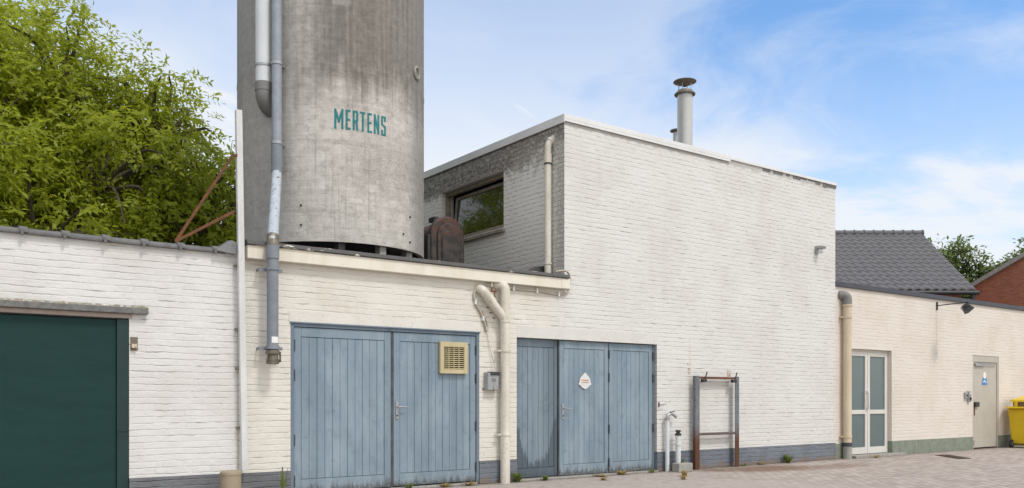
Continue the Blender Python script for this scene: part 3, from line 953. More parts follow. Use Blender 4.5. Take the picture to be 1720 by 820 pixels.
fm = MB().box(D1[0] + .001, D1[0] + .05, .004, .12, 0.0, 2.221).box(D1[1] - .045, D1[1] - .001, .004, .12, 0, 2.221)
fm.box(D1[0] + .051, D1[1] - .046, .004, .12, 2.172, 2.221)
part('door_frame', fm, M['blue_frame'], wk, label='blue frame of the left doors', bevel=.004)
part('drip_strip', MB().box(D1[0] - .01, D1[1] + .01, -.02, .003, 2.213, 2.231), M['blue_frame'], wk, bevel=.003)
L1 = leaf(D1[0] + .055, 5.628, .045, 2.165, .022, M['blue_door'], 'blue board leaf nearest the silo pipe', 11)
hinges(D1[0] + .053, .022, (1.93, 1.55, .72, .2), L1)
L2 = leaf(5.672, D1[1] - .05, .05, 2.165, .022, M['blue_door'], 'blue board leaf with the yellowed vent grille', 10)
part('door_post', MB().box(5.632, 5.668, .026, .075, .03, 2.17), M['post_dark'], wk)
handle(5.722, .022, 1.09, L2)
hinges(D1[1] - .047, .022, (1.96, 1.55, .85, .25), L2)
# vent grille
vx0, vx1, vz0, vz1 = 6.39, 6.854, 1.61, 2.062
vm = MB().box(vx0, vx0 + .062, -.03, .0215, vz0, vz1).box(vx1 - .062, vx1, -.03, .0215, vz0, vz1)
vm.box(vx0 + .062, vx1 - .062, -.03, .0215, vz0, vz0 + .062).box(vx0 + .062, vx1 - .062, -.03, .0215, vz1 - .072, vz1)
vg = part('vent_grille', vm, M['vent_beige'], L2, label='yellowed plastic vent grille', bevel=.004)
sl = MB().box(vx0 + .06, vx1 - .06, .0, .0205, vz0 + .06, vz1 - .07)
part('vent_backing', sl, M['vent_dark'], L2)
sl = MB()
for i in range(11):
    z = vz0 + .07 + i * .0288
    sl.prism_x([(-.022, z), (-.005, z + .010), (-.005, z + .013), (-.022, z + .004)], vx0 + .062, vx1 - .062)
for i in range(1, 4):
    xq = vx0 + .062 + i * (vx1 - vx0 - .124) / 4
    sl.box(xq - .004, xq + .004, -.0235, -.004, vz0 + .062, vz1 - .072)
part('vent_slats', sl, M['vent_beige'], L2)

# right-hand doors, set deeper
L3 = leaf(D2[0] + .005, 8.612, .04, 2.175, .085, M['blue_door_wet'], 'darker blue board leaf with a soaked stained foot', 7, stile=.06, bot=.14)
part('door_post', MB().box(8.615, 8.632, .058, .17, .03, 2.178), M['post_dark'], wk)
L4 = leaf(8.635, 9.672, .035, 2.172, .055, M['blue_door'], 'blue board leaf with the white badge', 8, stile=.085)
handle(8.70, .055, 1.05, L4)
L5 = leaf(9.69, 10.69, .035, 2.172, .055, M['blue_door'], 'rightmost blue board leaf', 8, stile=.085)
hinges(9.681, .055, (1.98, 1.60, .75, .2), L5)
hinges(10.70, .055, (1.98, 1.60, .75), L5)
part('door_frame', MB().box(10.702, 10.743, .06, .2, 0, 2.178).box(D2[0] + .006, 10.70, .185, .22, 0, 2.178), M['blue_frame'], wk)
part('threshold', MB().box(D1[0] + .05, D1[1] - .05, -.03, .2, 0.0, .032), M['concrete'], wk, bevel=.006)
part('threshold', MB().box(D2[0] + .01, D2[1] - .01, -.05, .18, 0, .026), M['concrete'], wk, bevel=.006)

# window in the end wall ---------------------------------------------------
xo = XC + .09
fm = MB()
for (a, b, c, d) in ((WY0, WY1, WZ1 - .07, WZ1), (WY0, WY1, WZ0, WZ0 + .05), (WY0, WY0 + .06, WZ0 + .05, WZ1 - .07), (WY1 - .07, WY1, WZ0 + .05, WZ1 - .07)):
    fm.box(xo, xo + .08, a + .002, b - .002, c + .002 if c > WZ0 else c + .003, d - .002)
wn = part('window', fm, M['wood_window'], wk, label='beige timber window frame, dirty', bevel=.004)
tl = R(5)


def tilt(y, zz, dx=0.0):
    return (xo + .04 + math.sin(tl) * zz + dx * math.cos(tl), y, WZ0 + .055 + math.cos(tl) * zz - dx * math.sin(tl))


def sashbox(m, a, b, c, d, t0, t1):
    m.hull([tilt(a, c, t0), tilt(b, c, t0), tilt(b, c, t1), tilt(a, c, t1)], [tilt(a, d, t0), tilt(b, d, t0), tilt(b, d, t1), tilt(a, d, t1)])


sm = MB()
ya, yb, zh = WY0 + .08, WY1 - .20, .83
sashbox(sm, ya, ya + .05, 0, zh, 0, .05); sashbox(sm, yb - .06, yb, 0, zh, 0, .05)
sashbox(sm, ya + .05, yb - .06, 0, .05, 0, .05); sashbox(sm, ya + .05, yb - .06, zh - .06, zh, 0, .05)
part('sash', sm, M['wood_window'], wn, bevel=.003)
gm = MB(); sashbox(gm, ya + .05, yb - .06, .05, zh - .06, .02, .03)
part('pane', gm, M['glass_dark'], wn)
rm_ = MB().add([(XC + .6, WY0 - .6, WZ0 - .4), (XC + .6, WY1 + .6, WZ0 - .4), (XC + .6, WY1 + .6, WZ1 + .3), (XC + .6, WY0 - .6, WZ1 + .3)], [(0, 1, 2, 3)])
part('interior', rm_, M['dark_gap'], wn)
part('window_sill', MB().hull([(XC - .07, WY0 - .05, WZ0 - .085), (XC + .1, WY0 - .05, WZ0 - .085), (XC + .1, WY1 + .05, WZ0 - .085), (XC - .07, WY1 + .05, WZ0 - .085)],
                               [(XC - .07, WY0 - .05, WZ0 - .03), (XC + .1, WY0 - .05, WZ0 - .003), (XC + .1, WY1 + .05, WZ0 - .003), (XC - .07, WY1 + .05, WZ0 - .03)]),
     M['wood_window'], wn, bevel=.006)

# ------------------------------------------------------------------ silo
SX, SY, SR = 5.78, 2.251, 1.4446
sl0 = empty('silo', (SX, SY, 3.185), 'tall round grey concrete silo with teal lettering on the flat roof', 'silo')
pr = [(SR - .10, 3.60), (SR - .09, 3.50), (SR - .005, 3.49), (SR, 3.52), (SR, 5.98), (SR + .006, 6.02), (SR, 6.10), (SR, 9.5), (SR - .02, 9.55)]
part('shell', MB().lathe(pr, SX, SY, 128), M['silo'], sl0, smooth=35)
part('roof', MB().lathe([(SR + .05, 9.552), (SR + .05, 9.60), (.25, 10.15), (.22, 10.35), (.0, 10.36)], SX, SY, 64), M['silo'], sl0, smooth=35)
part('hopper', MB().lathe([(.35, 3.19), (.45, 3.25), (1.30, 3.9), (SR - .11, 3.9)], SX, SY, 48), M['felt'], sl0, smooth=35)
for a in (250, 278, 305, 335, 20, 80, 140, 200):
    ca, sa = math.cos(R(a)), math.sin(R(a))
    p = Vector((SX + 1.30 * ca, SY + 1.30 * sa, 3.188))
    part('support', MB().bar(p, p + Vector((0, 0, .42)), .10, .16), M['concrete'] if a in (278, 305) else M['black_metal'], sl0)
# lettering wrapped on the shell
LET = {
    'M': (1.45, [[(0, 0), (0, 1)], [(1, 0), (1, 1)], [(.0, 1), (.5, .36)], [(1, 1), (.5, .36)]]),
    'E': (.80, [[(0, 0), (0, 1)], [(0, 1), (1, 1)], [(0, .5), (.85, .5)], [(0, 0), (1, 0)]]),
    'R': (.92, [[(0, 0), (0, 1)], [(0, 1), (.8, 1)], [(.8, 1), (1, .9)], [(1, .9), (1, .55)], [(1, .55), (.85, .46)], [(0, .46), (.85, .46)], [(.75, .46), (1, 0)]]),
    'T': (.86, [[(.5, 0), (.5, 1)], [(0, 1), (1, 1)]]),
    'N': (1.02, [[(0, 0), (0, 1)], [(1, 0), (1, 1)], [(0, 1), (1, 0)]]),
    'S': (.92, [[(1, .80), (.95, 1)], [(1, 1), (0.1, 1)], [(.05, 1), (0, .62)], [(0, .58), (1, .44)], [(1, .44), (1, .0)], [(.95, 0), (.05, 0)], [(0, 0), (0, .2)]]),
}
a0, a1, lz0, lz1 = -113.4, -82.4, 5.10, 5.385
word = 'MERTENS'
tot = sum(LET[c][0] for c in word) + .34 * (len(word) - 1)
unit = R(a1 - a0) * SR / tot
sw = .030
mb = MB()
s = 0.0


def onsilo(u, z, off):
    a = R(a0) + u / SR
    return (SX + (SR + off) * math.cos(a), SY + (SR + off) * math.sin(a), z)


hl = lz1 - lz0 - sw
for ch in word:
    wd, strokes = LET[ch]
    wpx = wd * unit
    for p, q in strokes:
        P0 = Vector((s + sw / 2 + p[0] * (wpx - sw), lz0 + sw / 2 + p[1] * hl)); P1 = Vector((s + sw / 2 + q[0] * (wpx - sw), lz0 + sw / 2 + q[1] * hl))
        d = (P1 - P0).normalized(); nn = Vector((-d.y, d.x)) * sw / 2
        e = d * sw / 2
        ns = 3
        # lay each stroke at its own tiny height so crossing strokes never share a plane
        off = .003 + .0006 * (strokes.index([p, q]))
        for k in range(ns):
            A = (P0 - e).lerp(P1 + e, k / ns); B = (P0 - e).lerp(P1 + e, (k + 1) / ns)
            mb.add([onsilo(*(A - nn), off), onsilo(*(B - nn), off), onsilo(*(B + nn), off), onsilo(*(A + nn), off)], [(0, 1, 2, 3)])
    s += wpx + .34 * unit
part('lettering', mb, M['teal'], sl0, label='faded teal stencilled name on the shell')
a = R(-53.7)
pc = Vector((SX + SR * math.cos(a), SY + SR * math.sin(a), 6.256)); nn = Vector((math.cos(a), math.sin(a), 0)); tt = Vector((-math.sin(a), math.cos(a), 0))
mb = MB()
mb.tube([pc + nn * .012 + (tt * math.cos(R(q)) * .085 + Vector((0, 0, 1)) * math.sin(R(q)) * .085) for q in range(0, 361, 15)], .021, 8, caps=False)
pt = part('port_ring', mb, M['concrete'], sl0, smooth=60)
part('port_cover', MB().tube([pc - nn * .01, pc + nn * .008], .078, 20), M['steel_dark'], sl0)
for aa, zz_ in ((-131.9, 4.0), (-131.9, 3.72), (-68.6, 3.72), (-62, 4.0), (-62, 3.62)):
    ca, sa = math.cos(R(aa)), math.sin(R(aa))
    part('anchor_bolt', MB().tube([(SX + (SR - .01) * ca, SY + (SR - .01) * sa, zz_), (SX + (SR + .02) * ca, SY + (SR + .02) * sa, zz_)], .014, 8), M['black_metal'], sl0)

# silo pipes ---------------------------------------------------------------
vp = empty('vent_pipe', (4.388, 1.50, 5.45), 'wide white plastic vent pipe with grey elbow high on the silo', 'pipe')
part('pipe', MB().tube([(4.388, 1.5, 5.74), (4.388, 1.5, 9.6)], .112, 24), M['white_pvc'], vp, smooth=40)
part('socket', MB().tube([(4.388, 1.5, 5.62), (4.388, 1.5, 5.742)], .121, 24), M['grey_plastic'], vp, smooth=40)
ep = [(4.388, 1.5, 5.63)] + [(4.388 + .20 * (1 - math.cos(R(q))) * .86, 1.5 + .20 * (1 - math.cos(R(q))) * .5, 5.60 - .20 * math.sin(R(q))) for q in range(0, 91, 10)] + [(4.72, 1.68, 5.40)]
part('elbow', MB().tube(ep, .114, 24), M['grey_plastic'], vp, smooth=40)
mb = MB().lathe([(.113, 5.965), (.122, 5.965), (.122, 5.995), (.113, 5.995)], 4.388, 1.5, 24, closed=True)
mb.bar((4.43, 1.40, 5.98), (4.60, 1.55, 5.98), .02, .03)
part('pipe_clamp', mb, M['galv'], vp, smooth=40)

fp = empty('fill_pipe', (3.879, -.2, 1.67), 'long blue grey fill pipe running down silo and wall to a capped coupling', 'pipe')
bx, by = 4.505, 1.30
part('upper_pipe', MB().tube([(bx, by, 4.80), (bx, by, 9.6)], .071, 20), M['pipe_blue'], fp, smooth=40)
part('sleeve', MB().tube([(bx, by, 4.45), (bx, by, 4.83)], .080, 20), M['pipe_blue_dark'], fp, smooth=40)
part('slanting_pipe', MB().tube(bend([(bx, by, 4.62), (bx, by, 4.42), (3.879, -.2, 3.20), (3.879, -.2, 3.05)], .16), .068, 20), M['pipe_light'], fp, label='pale flaking rusty stretch', smooth=40)
part('joint_ring', MB().tube(bend([(3.905, -.14, 3.26), (3.879, -.2, 3.15), (3.879, -.2, 3.10)], .05), .076, 20), M['brass'], fp, smooth=40)
part('sleeve', MB().tube([(3.879, -.2, 2.97), (3.879, -.2, 3.13)], .080, 20), M['pipe_blue_dark'], fp, smooth=40)
part('lower_pipe', MB().tube([(3.879, -.2, 1.86), (3.879, -.2, 3.0)], .070, 20), M['pipe_blue_dark'], fp, smooth=40)
for zc, x, y, rr in ((5.98, bx, by, .071), (4.86, bx, by, .071)):
    mb = MB().lathe([(rr, zc - .02), (rr + .010, zc - .02), (rr + .010, zc + .02), (rr, zc + .02)], x, y, 20, closed=True)
    mb.bar((x + .06, y + .02, zc), (x + .17, y + .08, zc), .02, .03)
    part('pipe_clamp', mb, M['galv'], fp, smooth=40)
for zc in (2.85, 1.88):
    mb = MB().lathe([(.070, zc - .022), (.082, zc - .022), (.082, zc + .022), (.070, zc + .022)], 3.879, -.2, 20, closed=True)
    mb.bar((3.879 - .15, -.13, zc - .01), (3.879 + .15, -.13, zc - .01), .012, .04)
    for s_ in (-1, 1):
        mb.bar((3.879 + s_ * .13, -.13, zc - .01), (3.879 + s_ * .13, .01, zc - .01), .012, .03)
    part('wall_bracket', mb, M['pipe_blue_dark'], fp, smooth=40)
part('coupling', MB().lathe([(.055, 1.675), (.078, 1.68), (.082, 1.73), (.070, 1.74), (.068, 1.79), (.086, 1.80), (.086, 1.835), (.07, 1.85)], 3.879, -.2, 24), M['brass'], fp, label='tarnished brass coupling', smooth=30)
for p, q in (((3.79, -.24, 1.70), (3.80, -.245, 1.83)), ((3.96, -.24, 1.70), (3.955, -.245, 1.83))):
    part('coupling_lever', MB().bar(p, q, .02, .012), M['brass'], fp)
mb = MB()
ls = []
for z in (1.935, 2.01):
    ls.append([(3.879 + .0712 * math.cos(R(q)), -.2 + .0712 * math.sin(R(q)), z) for q in range(-120, -39, 10)])
k = len(ls[0])
mb.add(ls[0] + ls[1], [(i, i + 1, k + i + 1, k + i) for i in range(k - 1)])
stk = part('sticker', mb, M['sign_white'], fp)

# ------------------------------------------------------------------ tall white post with rusty stays
po = empty('steel_post', (3.545, -.11, .37), 'tall white square steel post standing against the joint between garage and workshop', 'post')
pb, pt_ = Vector((3.560, -.11, .375)), Vector((3.487, -.11, 4.742))
part('post', MB().bar(pb, pt_, .075, .06, up=(0, 1, 0)), M['white_metal'], po, bevel=.004)
for q, z in ((Vector((3.43, -.10, 4.20)), 0), (Vector((3.45, -.10, 3.52)), 0)):
    part('stay', MB().bar((2.79, .03, 3.10), q, .03, .032), M['rust'], po, label='rusty angle iron stay')
for z in (2.87, 2.1, 1.62, .9):
    c = pb.lerp(pt_, (z - .375) / 4.367)
    part('bracket', MB().box(c.x - .06, c.x + .05, -.078, .0, z - .012, z + .012), M['steel_dark'], po, bevel=.003)
part('bolt_head', MB().box(3.44, 3.462, -.15, -.12, 4.17, 4.2), M['rust'], po)

mb = MB().lathe([(.118, 0), (.118, .36), (.122, .362), (.125, .375), (.118, .40), (.09, .413), (0.0, .417)], 3.285, -.44, 32)
single('stub_post', mb, M['stub'], (3.285, -.44, 0), 'short thick beige plastic post with rounded cap at the wall foot', 'post', smooth=40)

# ------------------------------------------------------------------ burnt hood on the roof
tk = empty('metal_hood', (7.6, 2.0, 3.185), 'rusty black round-topped metal hood on the roof beside the silo', 'hood')


def hoodpts(x0, x1, zt, r):
    c = (x0 + x1) / 2
    return [(x0, 3.186), (x1, 3.186)] + [(c + r * math.cos(R(q)), zt - r + r * math.sin(R(q))) for q in range(0, 181, 12)]


part('body', MB().prism_y(hoodpts(7.34, 7.90, 4.22, .28), 1.86, 2.75), M['rust_tank'], tk, smooth=35, bevel=.01)
part('front_rim', MB().prism_y(hoodpts(7.29, 7.95, 4.29, .33), 1.74, 1.855), M['rust_tank'], tk, smooth=35, bevel=.03)
part('front_panel', MB().prism_y(hoodpts(7.40, 7.84, 4.17, .22), 1.70, 1.738), M['rust_tank'], tk, smooth=35, bevel=.015)
part('inner_panel', MB().prism_y(hoodpts(7.47, 7.77, 4.04, .15), 1.675, 1.699), M['rust_tank'], tk, smooth=35, bevel=.01)
part('side_lug', MB().box(7.24, 7.289, 1.76, 1.84, 3.3, 3.95), M['black_metal'], tk, bevel=.008)
part('ridge_handle', MB().box(7.45, 7.53, 1.9, 2.1, 4.22, 4.30), M['black_metal'], tk, bevel=.01)

# ------------------------------------------------------------------ rainwater pipe on the end wall
rp = empty('rain_pipe', (8.605, .31, 3.2), 'cream rainwater pipe with bent top on the sooty end wall', 'pipe')
part('pipe', MB().tube(bend([(8.605, .31, 3.19), (8.605, .31, 5.33), (8.72, .30, 5.44)], .09), .055, 20), M['cream_pipe'], rp, smooth=40)
part('socket', MB().tube([(8.605, .31, 5.02), (8.605, .31, 5.16)], .061, 20), M['cream_pipe'], rp, smooth=40)
part('top_collar', MB().tube([(8.635, .309, 5.36), (8.665, .306, 5.39)], .066, 20), M['cream_pipe'], rp, smooth=40)
part('pipe_clamp', MB().lathe([(.056, 4.995), (.064, 4.995), (.064, 5.015), (.056, 5.015)], 8.605, .31, 20, closed=True).box(8.60, 8.69, .30, .32, 4.995, 5.015), M['black_metal'], rp)
part('pipe_clamp', MB().lathe([(.056, 3.395), (.066, 3.395), (.066, 3.43), (.056, 3.43)], 8.605, .31, 20, closed=True), M['cream_pipe'], rp)

# ------------------------------------------------------------------ drainpipe between the blue doors
dp = empty('drain_pipe', (7.468, -.10, 0), 'cream drainpipe with slanting branch between the two pairs of blue doors', 'pipe')
part('main_pipe', MB().tube(bend([(7.468, -.10, -.0), (7.468, -.10, 2.93), (7.36, .02, 2.955)], .12), .072, 24), M['cream_pipe'], dp, smooth=40)
part('socket', MB().tube([(7.468, -.10, 2.38), (7.468, -.10, 2.50)], .080, 24), M['cream_pipe'], dp, smooth=40)
part('branch_pipe', MB().tube(bend([(7.04, .02, 2.86), (7.06, -.10, 2.845), (7.468, -.10, 2.42)], .08), .064, 24), M['cream_pipe'], dp, smooth=40)
dv = Vector((.408, 0, -.425)).normalized()
c0 = Vector((7.06, -.10, 2.845)) + dv * .17
part('branch_socket', MB().tube([c0 - dv * .05, c0 + dv * .05], .071, 24), M['cream_pipe'], dp, smooth=40)
for zc in (1.96, .72):
    mb = MB().lathe([(.072, zc - .016), (.082, zc - .016), (.082, zc + .016), (.072, zc + .016)], 7.468, -.10, 24, closed=True)
    mb.bar((7.385, -.10, zc), (7.34, .0, zc), .012, .025).bar((7.33, -.10, zc), (7.40, -.10, zc), .02, .02)
    part('pipe_clamp', mb, M['cream_pipe'], dp, smooth=40)
rng = random.Random(3)
for i in range(5):
    z = 2.92 - i * .0745
    mb = MB().box(7.25 + rng.uniform(0, .03), 7.36 + rng.uniform(0, .05), -.0045, .002, z - .006, z + .006)
    if i < 4: mb.box(7.29 + (i % 2) * .05, 7.302 + (i % 2) * .05, -.0041, .002, z - .0685, z - .0062)
    part('wall_crack', mb, M['rust'], wk, label='rusty open joint behind the drainpipe')
for i in range(3):
    part('wall_crack', MB().box(7.20 + i * .055, 7.24 + i * .055, -.0045, .002, 2.59 - i * .075, 2.605 - i * .075), M['rust'], wk, label='rusty open joint behind the drainpipe')

# cable ---------------------------------------------------------------------
cb = empty('cable', (7.2, -.03, 2.4), 'cream painted cable clipped under the fascia, looping round its right end', 'cable')
cpts = [(8.46, -.06, 3.225), (8.56, -.10, 3.245), (8.66, -.11, 3.235), (8.745, -.06, 3.16), (8.765, -.03, 3.05), (8.75, -.025, 2.95), (8.66, -.025, 2.895), (8.50, -.025, 2.885), (8.33, -.025, 2.895), (8.12, -.025, 2.91),
        (7.88, -.025, 2.905), (7.67, -.025, 2.91), (7.43, -.03, 2.94), (7.25, -.025, 2.935), (7.07, -.025, 2.885), (6.97, -.025, 2.80), (6.985, -.025, 2.66), (7.09, -.025, 2.505), (7.165, -.025, 2.33),
        (7.18, -.025, 2.255), (7.205, -.025, 2.33), (7.15, -.028, 2.47), (7.11, -.028, 2.54)]
part('conduit', MB().tube(spline(cpts, 6), .017, 8), M['cable'], cb, smooth=60)
part('wire', MB().tube(spline([(7.185, -.02, 2.30), (7.22, -.02, 2.1), (7.27, -.03, 1.9), (7.31, -.05, 1.74), (7.315, -.07, 1.635)], 6), .004, 6), M['cable'], cb)
for x, z in ((8.755, 3.02), (8.55, 2.885), (8.12, 2.91), (7.67, 2.91), (7.27, 2.935), (7.07, 2.885), (6.985, 2.66), (7.12, 2.43)):
    part('clip', MB().box(x - .014, x + .014, -.047, -.001, z - .035, z + .035), M['clip'], cb, bevel=.003)

mt = empty('meter_box', (7.25, 0, 1.37), 'small weathered grey meter box left of the drainpipe', 'box')
part('case', MB().hull([(7.15, -.10, 1.375), (7.35, -.10, 1.375), (7.35, -.001, 1.375), (7.15, -.001, 1.375)], [(7.15, -.11, 1.63), (7.35, -.11, 1.63), (7.35, -.001, 1.64), (7.15, -.001, 1.64)]), M['meter_grey'], mt, bevel=.01)
part('hood', MB().hull([(7.20, -.125, 1.595), (7.36, -.125, 1.595), (7.36, -.08, 1.60), (7.2, -.08, 1.60)], [(7.20, -.125, 1.645), (7.36, -.125, 1.645), (7.36, -.01, 1.65), (7.2, -.01, 1.65)]), M['black_metal'], mt, bevel=.005)
part('display', MB().box(7.225, 7.29, -.116, -.102, 1.51, 1.55), M['grey_plastic'], mt)
part('socket_flap', MB().tube([(7.28, -.115, 1.41), (7.28, -.09, 1.41)], .03, 14), M['galv'], mt, smooth=40)
part('mount_strip', MB().box(7.12, 7.40, -.012, -.002, 1.385, 1.40), M['rust'], mt)

# badge on the door ----------------------------------------------------------
bd = empty('badge', (9.16, .05, 1.53), 'small white enamel badge with orange lettering on a blue door leaf', 'sign')
yb0 = .0625 - .012
ol = []
for q in range(0, 360, 10):
    r1, r2 = .115, .112
    x_ = math.cos(R(q)) * r1; z_ = math.sin(R(q)) * r2
    if 60 <= q <= 120: z_ += .035 * (1 - abs(q - 90) / 30.)
    if q in (200, 340): x_ *= 1.25; z_ *= 1.1
    if q in (190, 350, 210, 330): x_ *= 1.1
    if q in (270,): z_ *= 1.08
    ol.append((9.16 + x_, 1.525 + z_))
part('plate', MB().prism_y(ol, yb0 - .005, yb0 + .003), M['white_enamel'], bd)
rng = random.Random(8)
for row, (zz_, n_, hh) in enumerate(((1.547, 7, .026), (1.513, 9, .016))):
    wd = .155 / n_
    mb = MB()
    for i in range(n_):
        x_ = 9.16 - .0775 + i * wd
        mb.box(x_, x_ + wd * .68, yb0 - .0075, yb0 - .0055, zz_ - hh / 2 * rng.uniform(.6, 1), zz_ + hh / 2 * rng.uniform(.6, 1))
    part('lettering', mb, M['orange'], bd)

# ------------------------------------------------------------------ rusty frame on the wall
rf = empty('rusty_frame', (12.15, -.08, 0), 'empty rusty steel rack frame standing against the white wall', 'frame')
for x0, x1, s_ in ((11.565, 11.675, 1), (12.635, 12.745, -1)):
    mb = MB()
    mb.box(x0, x1, -.135, -.123, 0, 1.655)
    if s_ > 0: mb.box(x0, x0 + .012, -.122, -.07, 0, 1.655)
    mb.box(x1 - .012, x1, -.122, -.07, 0, 1.655)
    part('upright', mb, M['rust_frame'], rf, bevel=.003)
part('top_rail', MB().box(11.68, 12.63, -.13, -.05, 1.607, 1.645), M['rust'], rf, bevel=.004)
part('cross_rail', MB().box(11.68, 12.63, -.132, -.07, .60, .645), M['rust_frame'], rf, bevel=.004)
for x in (11.74, 12.55):
    part('hook', MB().box(x, x + .1, -.16, -.1, 1.545, 1.60).bar((x + .06, -.15, 1.60), (x + .09, -.17, 1.73), .012, .02), M['black_metal'], rf)
for a in ((11.52, 11.57, 1.70, 1.79), (12.57, 12.66, 1.67, 1.77), (11.50, 11.55, 1.86, 1.875)):
    part('wall_plate', MB().box(a[0], a[1], -.008, -.002, a[2], a[3]), M['rust_plate'], rf, label='torn rusty fixing plate left in the wall')

# two standpipes and block ---------------------------------------------------
s1 = empty('standpipe', (10.914, -.08, 0), 'taller of two white standpipes by the right blue door, with a bent tap on top', 'pipe', 'white standpipes by the blue doors')
part('pipe', MB().tube([(10.914, -.08, 0), (10.914, -.08, .92)], .036, 18), M['white_pvc'], s1, smooth=40)
part('tap', MB().tube(bend([(10.914, -.08, .90), (10.914, -.08, .955), (11.0, -.08, 1.0), (11.06, -.09, .975), (11.12, -.1, .93)], .03), .026, 12), M['galv'], s1, smooth=40)
part('tap_collar', MB().lathe([(.037, .885), (.045, .885), (.045, .925), (.03, .93)], 10.914, -.08, 18), M['galv'], s1, smooth=40)
part('tap_lever', MB().bar((10.97, -.09, 1.02), (11.08, -.1, 1.035), .02, .012), M['black_metal'], s1)
s2 = empty('standpipe', (11.12, -.14, 0), 'shorter of two white standpipes, with a dark cap, standing behind the concrete block', 'pipe', 'white standpipes by the blue doors')
part('pipe', MB().tube([(11.12, -.14, 0), (11.12, -.14, .62)], .046, 18), M['white_pvc'], s2, smooth=40)
part('collar', MB().lathe([(.047, .45), (.058, .45), (.058, .485), (.047, .485)], 11.12, -.14, 18), M['white_metal'], s2, smooth=40)
part('cap', MB().lathe([(.05, .615), (.056, .62), (.056, .65), (.035, .655), (.035, .68), (.05, .685), (.048, .71), (0, .712)], 11.12, -.14, 18), M['black_metal'], s2, smooth=40)
mb = MB().box(10.90, 11.24, -.37, -.20, 0, .15)
blk = single('concrete_block', mb, M['concrete'], (11.07, -.285, 0), 'rough grey concrete block at the foot of the short standpipe', 'block', bevel=.012)
hk = empty('wall_hook', (10.79, 0, 1.15), 'small rusty hold-open hook beside the right blue door', 'hook')
part('plate', MB().box(10.775, 10.80, -.012, -.001, 1.11, 1.19), M['rust'], hk)
part('arm', MB().tube(bend([(10.785, -.012, 1.15), (10.785, -.06, 1.15), (10.90, -.065, 1.16)], .02), .009, 8), M['galv'], hk, smooth=40)

# sensor lamp on the tall wall ------------------------------------------------
sn = empty('sensor_lamp', (15.3, 0, 4.25), 'small grey sensor lamp near the top right edge of the tall white wall', 'lamp')
part('wall_plate', MB().box(15.26, 15.34, -.04, -.001, 4.18, 4.34), M['galv'], sn, bevel=.008)
part('hood', MB().hull([(15.25, -.17, 4.27), (15.37, -.17, 4.27), (15.37, -.041, 4.28), (15.25, -.041, 4.28)], [(15.24, -.19, 4.325), (15.38, -.19, 4.325), (15.38, -.041, 4.345), (15.24, -.041, 4.345)]), M['galv'], sn, bevel=.01)
part('lens', MB().lathe([(.02, 4.185), (.035, 4.20), (.038, 4.23), (.038, 4.269)], 15.31, -.115, 16), M['white_pvc'], sn, smooth=40)

# ------------------------------------------------------------------ flues on the tall roof
fl = empty('flue_pipe', (13.62, 2.0, 5.56), 'tall stainless steel flue with a wide rain cap on the roof', 'chimney')
part('pipe', MB().lathe([(.158, 5.56), (.158, 7.60), (.16, 7.62), (.16, 7.66)], 13.62, 2.0, 32), M['steel'], fl, smooth=35)
part('top_collar', MB().lathe([(.159, 7.635), (.215, 7.625), (.222, 7.645), (.185, 7.68), (.16, 7.685), (.15, 7.72), (.12, 7.725)], 13.62, 2.0, 32), M['steel_dark'], fl, smooth=35)
part('rain_cap', MB().lathe([(.02, 7.80), (.07, 7.825), (.12, 7.86), (.235, 7.895), (.242, 7.902), (.235, 7.912), (.05, 7.95), (.0, 7.952)], 13.62, 2.0, 40), M['steel_dark'], fl, label='sooty dished rain cap', smooth=35)
for q in (20, 110, 200, 290):
    x_, y_ = 13.62 + .135 * math.cos(R(q)), 2.0 + .135 * math.sin(R(q))
    part('cap_stay', MB().bar((x_, y_, 7.69), (x_, y_, 7.85), .018, .006), M['galv'], fl)
part('seam_ring', MB().lathe([(.159, 5.80), (.166, 5.80), (.166, 5.84), (.159, 5.84)], 13.62, 2.0, 32, closed=True), M['steel'], fl, smooth=40)
f2 = empty('small_flue', (13.79, 2.42, 5.56), 'thin short flue with dark discs just behind the tall flue', 'chimney')
part('pipe', MB().lathe([(.055, 5.56), (.055, 7.0)], 13.79, 2.42, 16), M['steel'], f2, smooth=40)
part('cap', MB().lathe([(.05, 6.98), (.12, 7.0), (.115, 7.03), (.03, 7.06), (0, 7.06)], 13.79, 2.42, 20), M['steel_dark'], f2, smooth=40)
part('collar', MB().lathe([(.056, 6.70), (.105, 6.70), (.09, 6.74), (.056, 6.76)], 13.79, 2.42, 20), M['steel_dark'], f2, smooth=40)

# ------------------------------------------------------------------ annex
AB = (15.965, .03, 0)
an = empty('annex_building', AB, 'low cream brick annex with dark roof edge, glazed double door and plain door', 'building')
AX0, AX1, AY = 15.966, 34.0, .03
GD = (16.519, 18.149, 2.315)
PD = (21.80, 23.16, 2.33)
mb = MB().wall([AX0, GD[0], GD[1], PD[0], PD[1], AX1], [.31, GD[2], PD[2], 3.59],
               lambda x, z: not ((GD[0] < x < GD[1] and z < GD[2]) or (PD[0] < x < PD[1] and z < PD[2])), AY, AY + .3)
part('wall', mb, M['wall_annex'], an, merge=True)
for x0, x1 in ((AX0, GD[0]), (GD[1], PD[0]), (PD[1], AX1)):
    part('plinth', MB().box(x0, x1, AY - .015, AY + .28, 0, .309), M['stone_green'], an, label='green grey stone plinth')
part('roof_edge', MB().box(AX0, AX1, AY - .05, AY + .25, 3.592, 3.69), M['navy_trim'], an, bevel=.004)
part('roof', MB().box(AX0, AX1, AY + .251, 5.4, 3.55, 3.62), M['felt'], an)
part('rear_wall', MB().box(AX0, AX1, 5.2, 5.4, 0, 3.545).box(AX1 - .2, AX1, AY + .31, 5.19, 0, 3.545), M['wall_annex'], an)
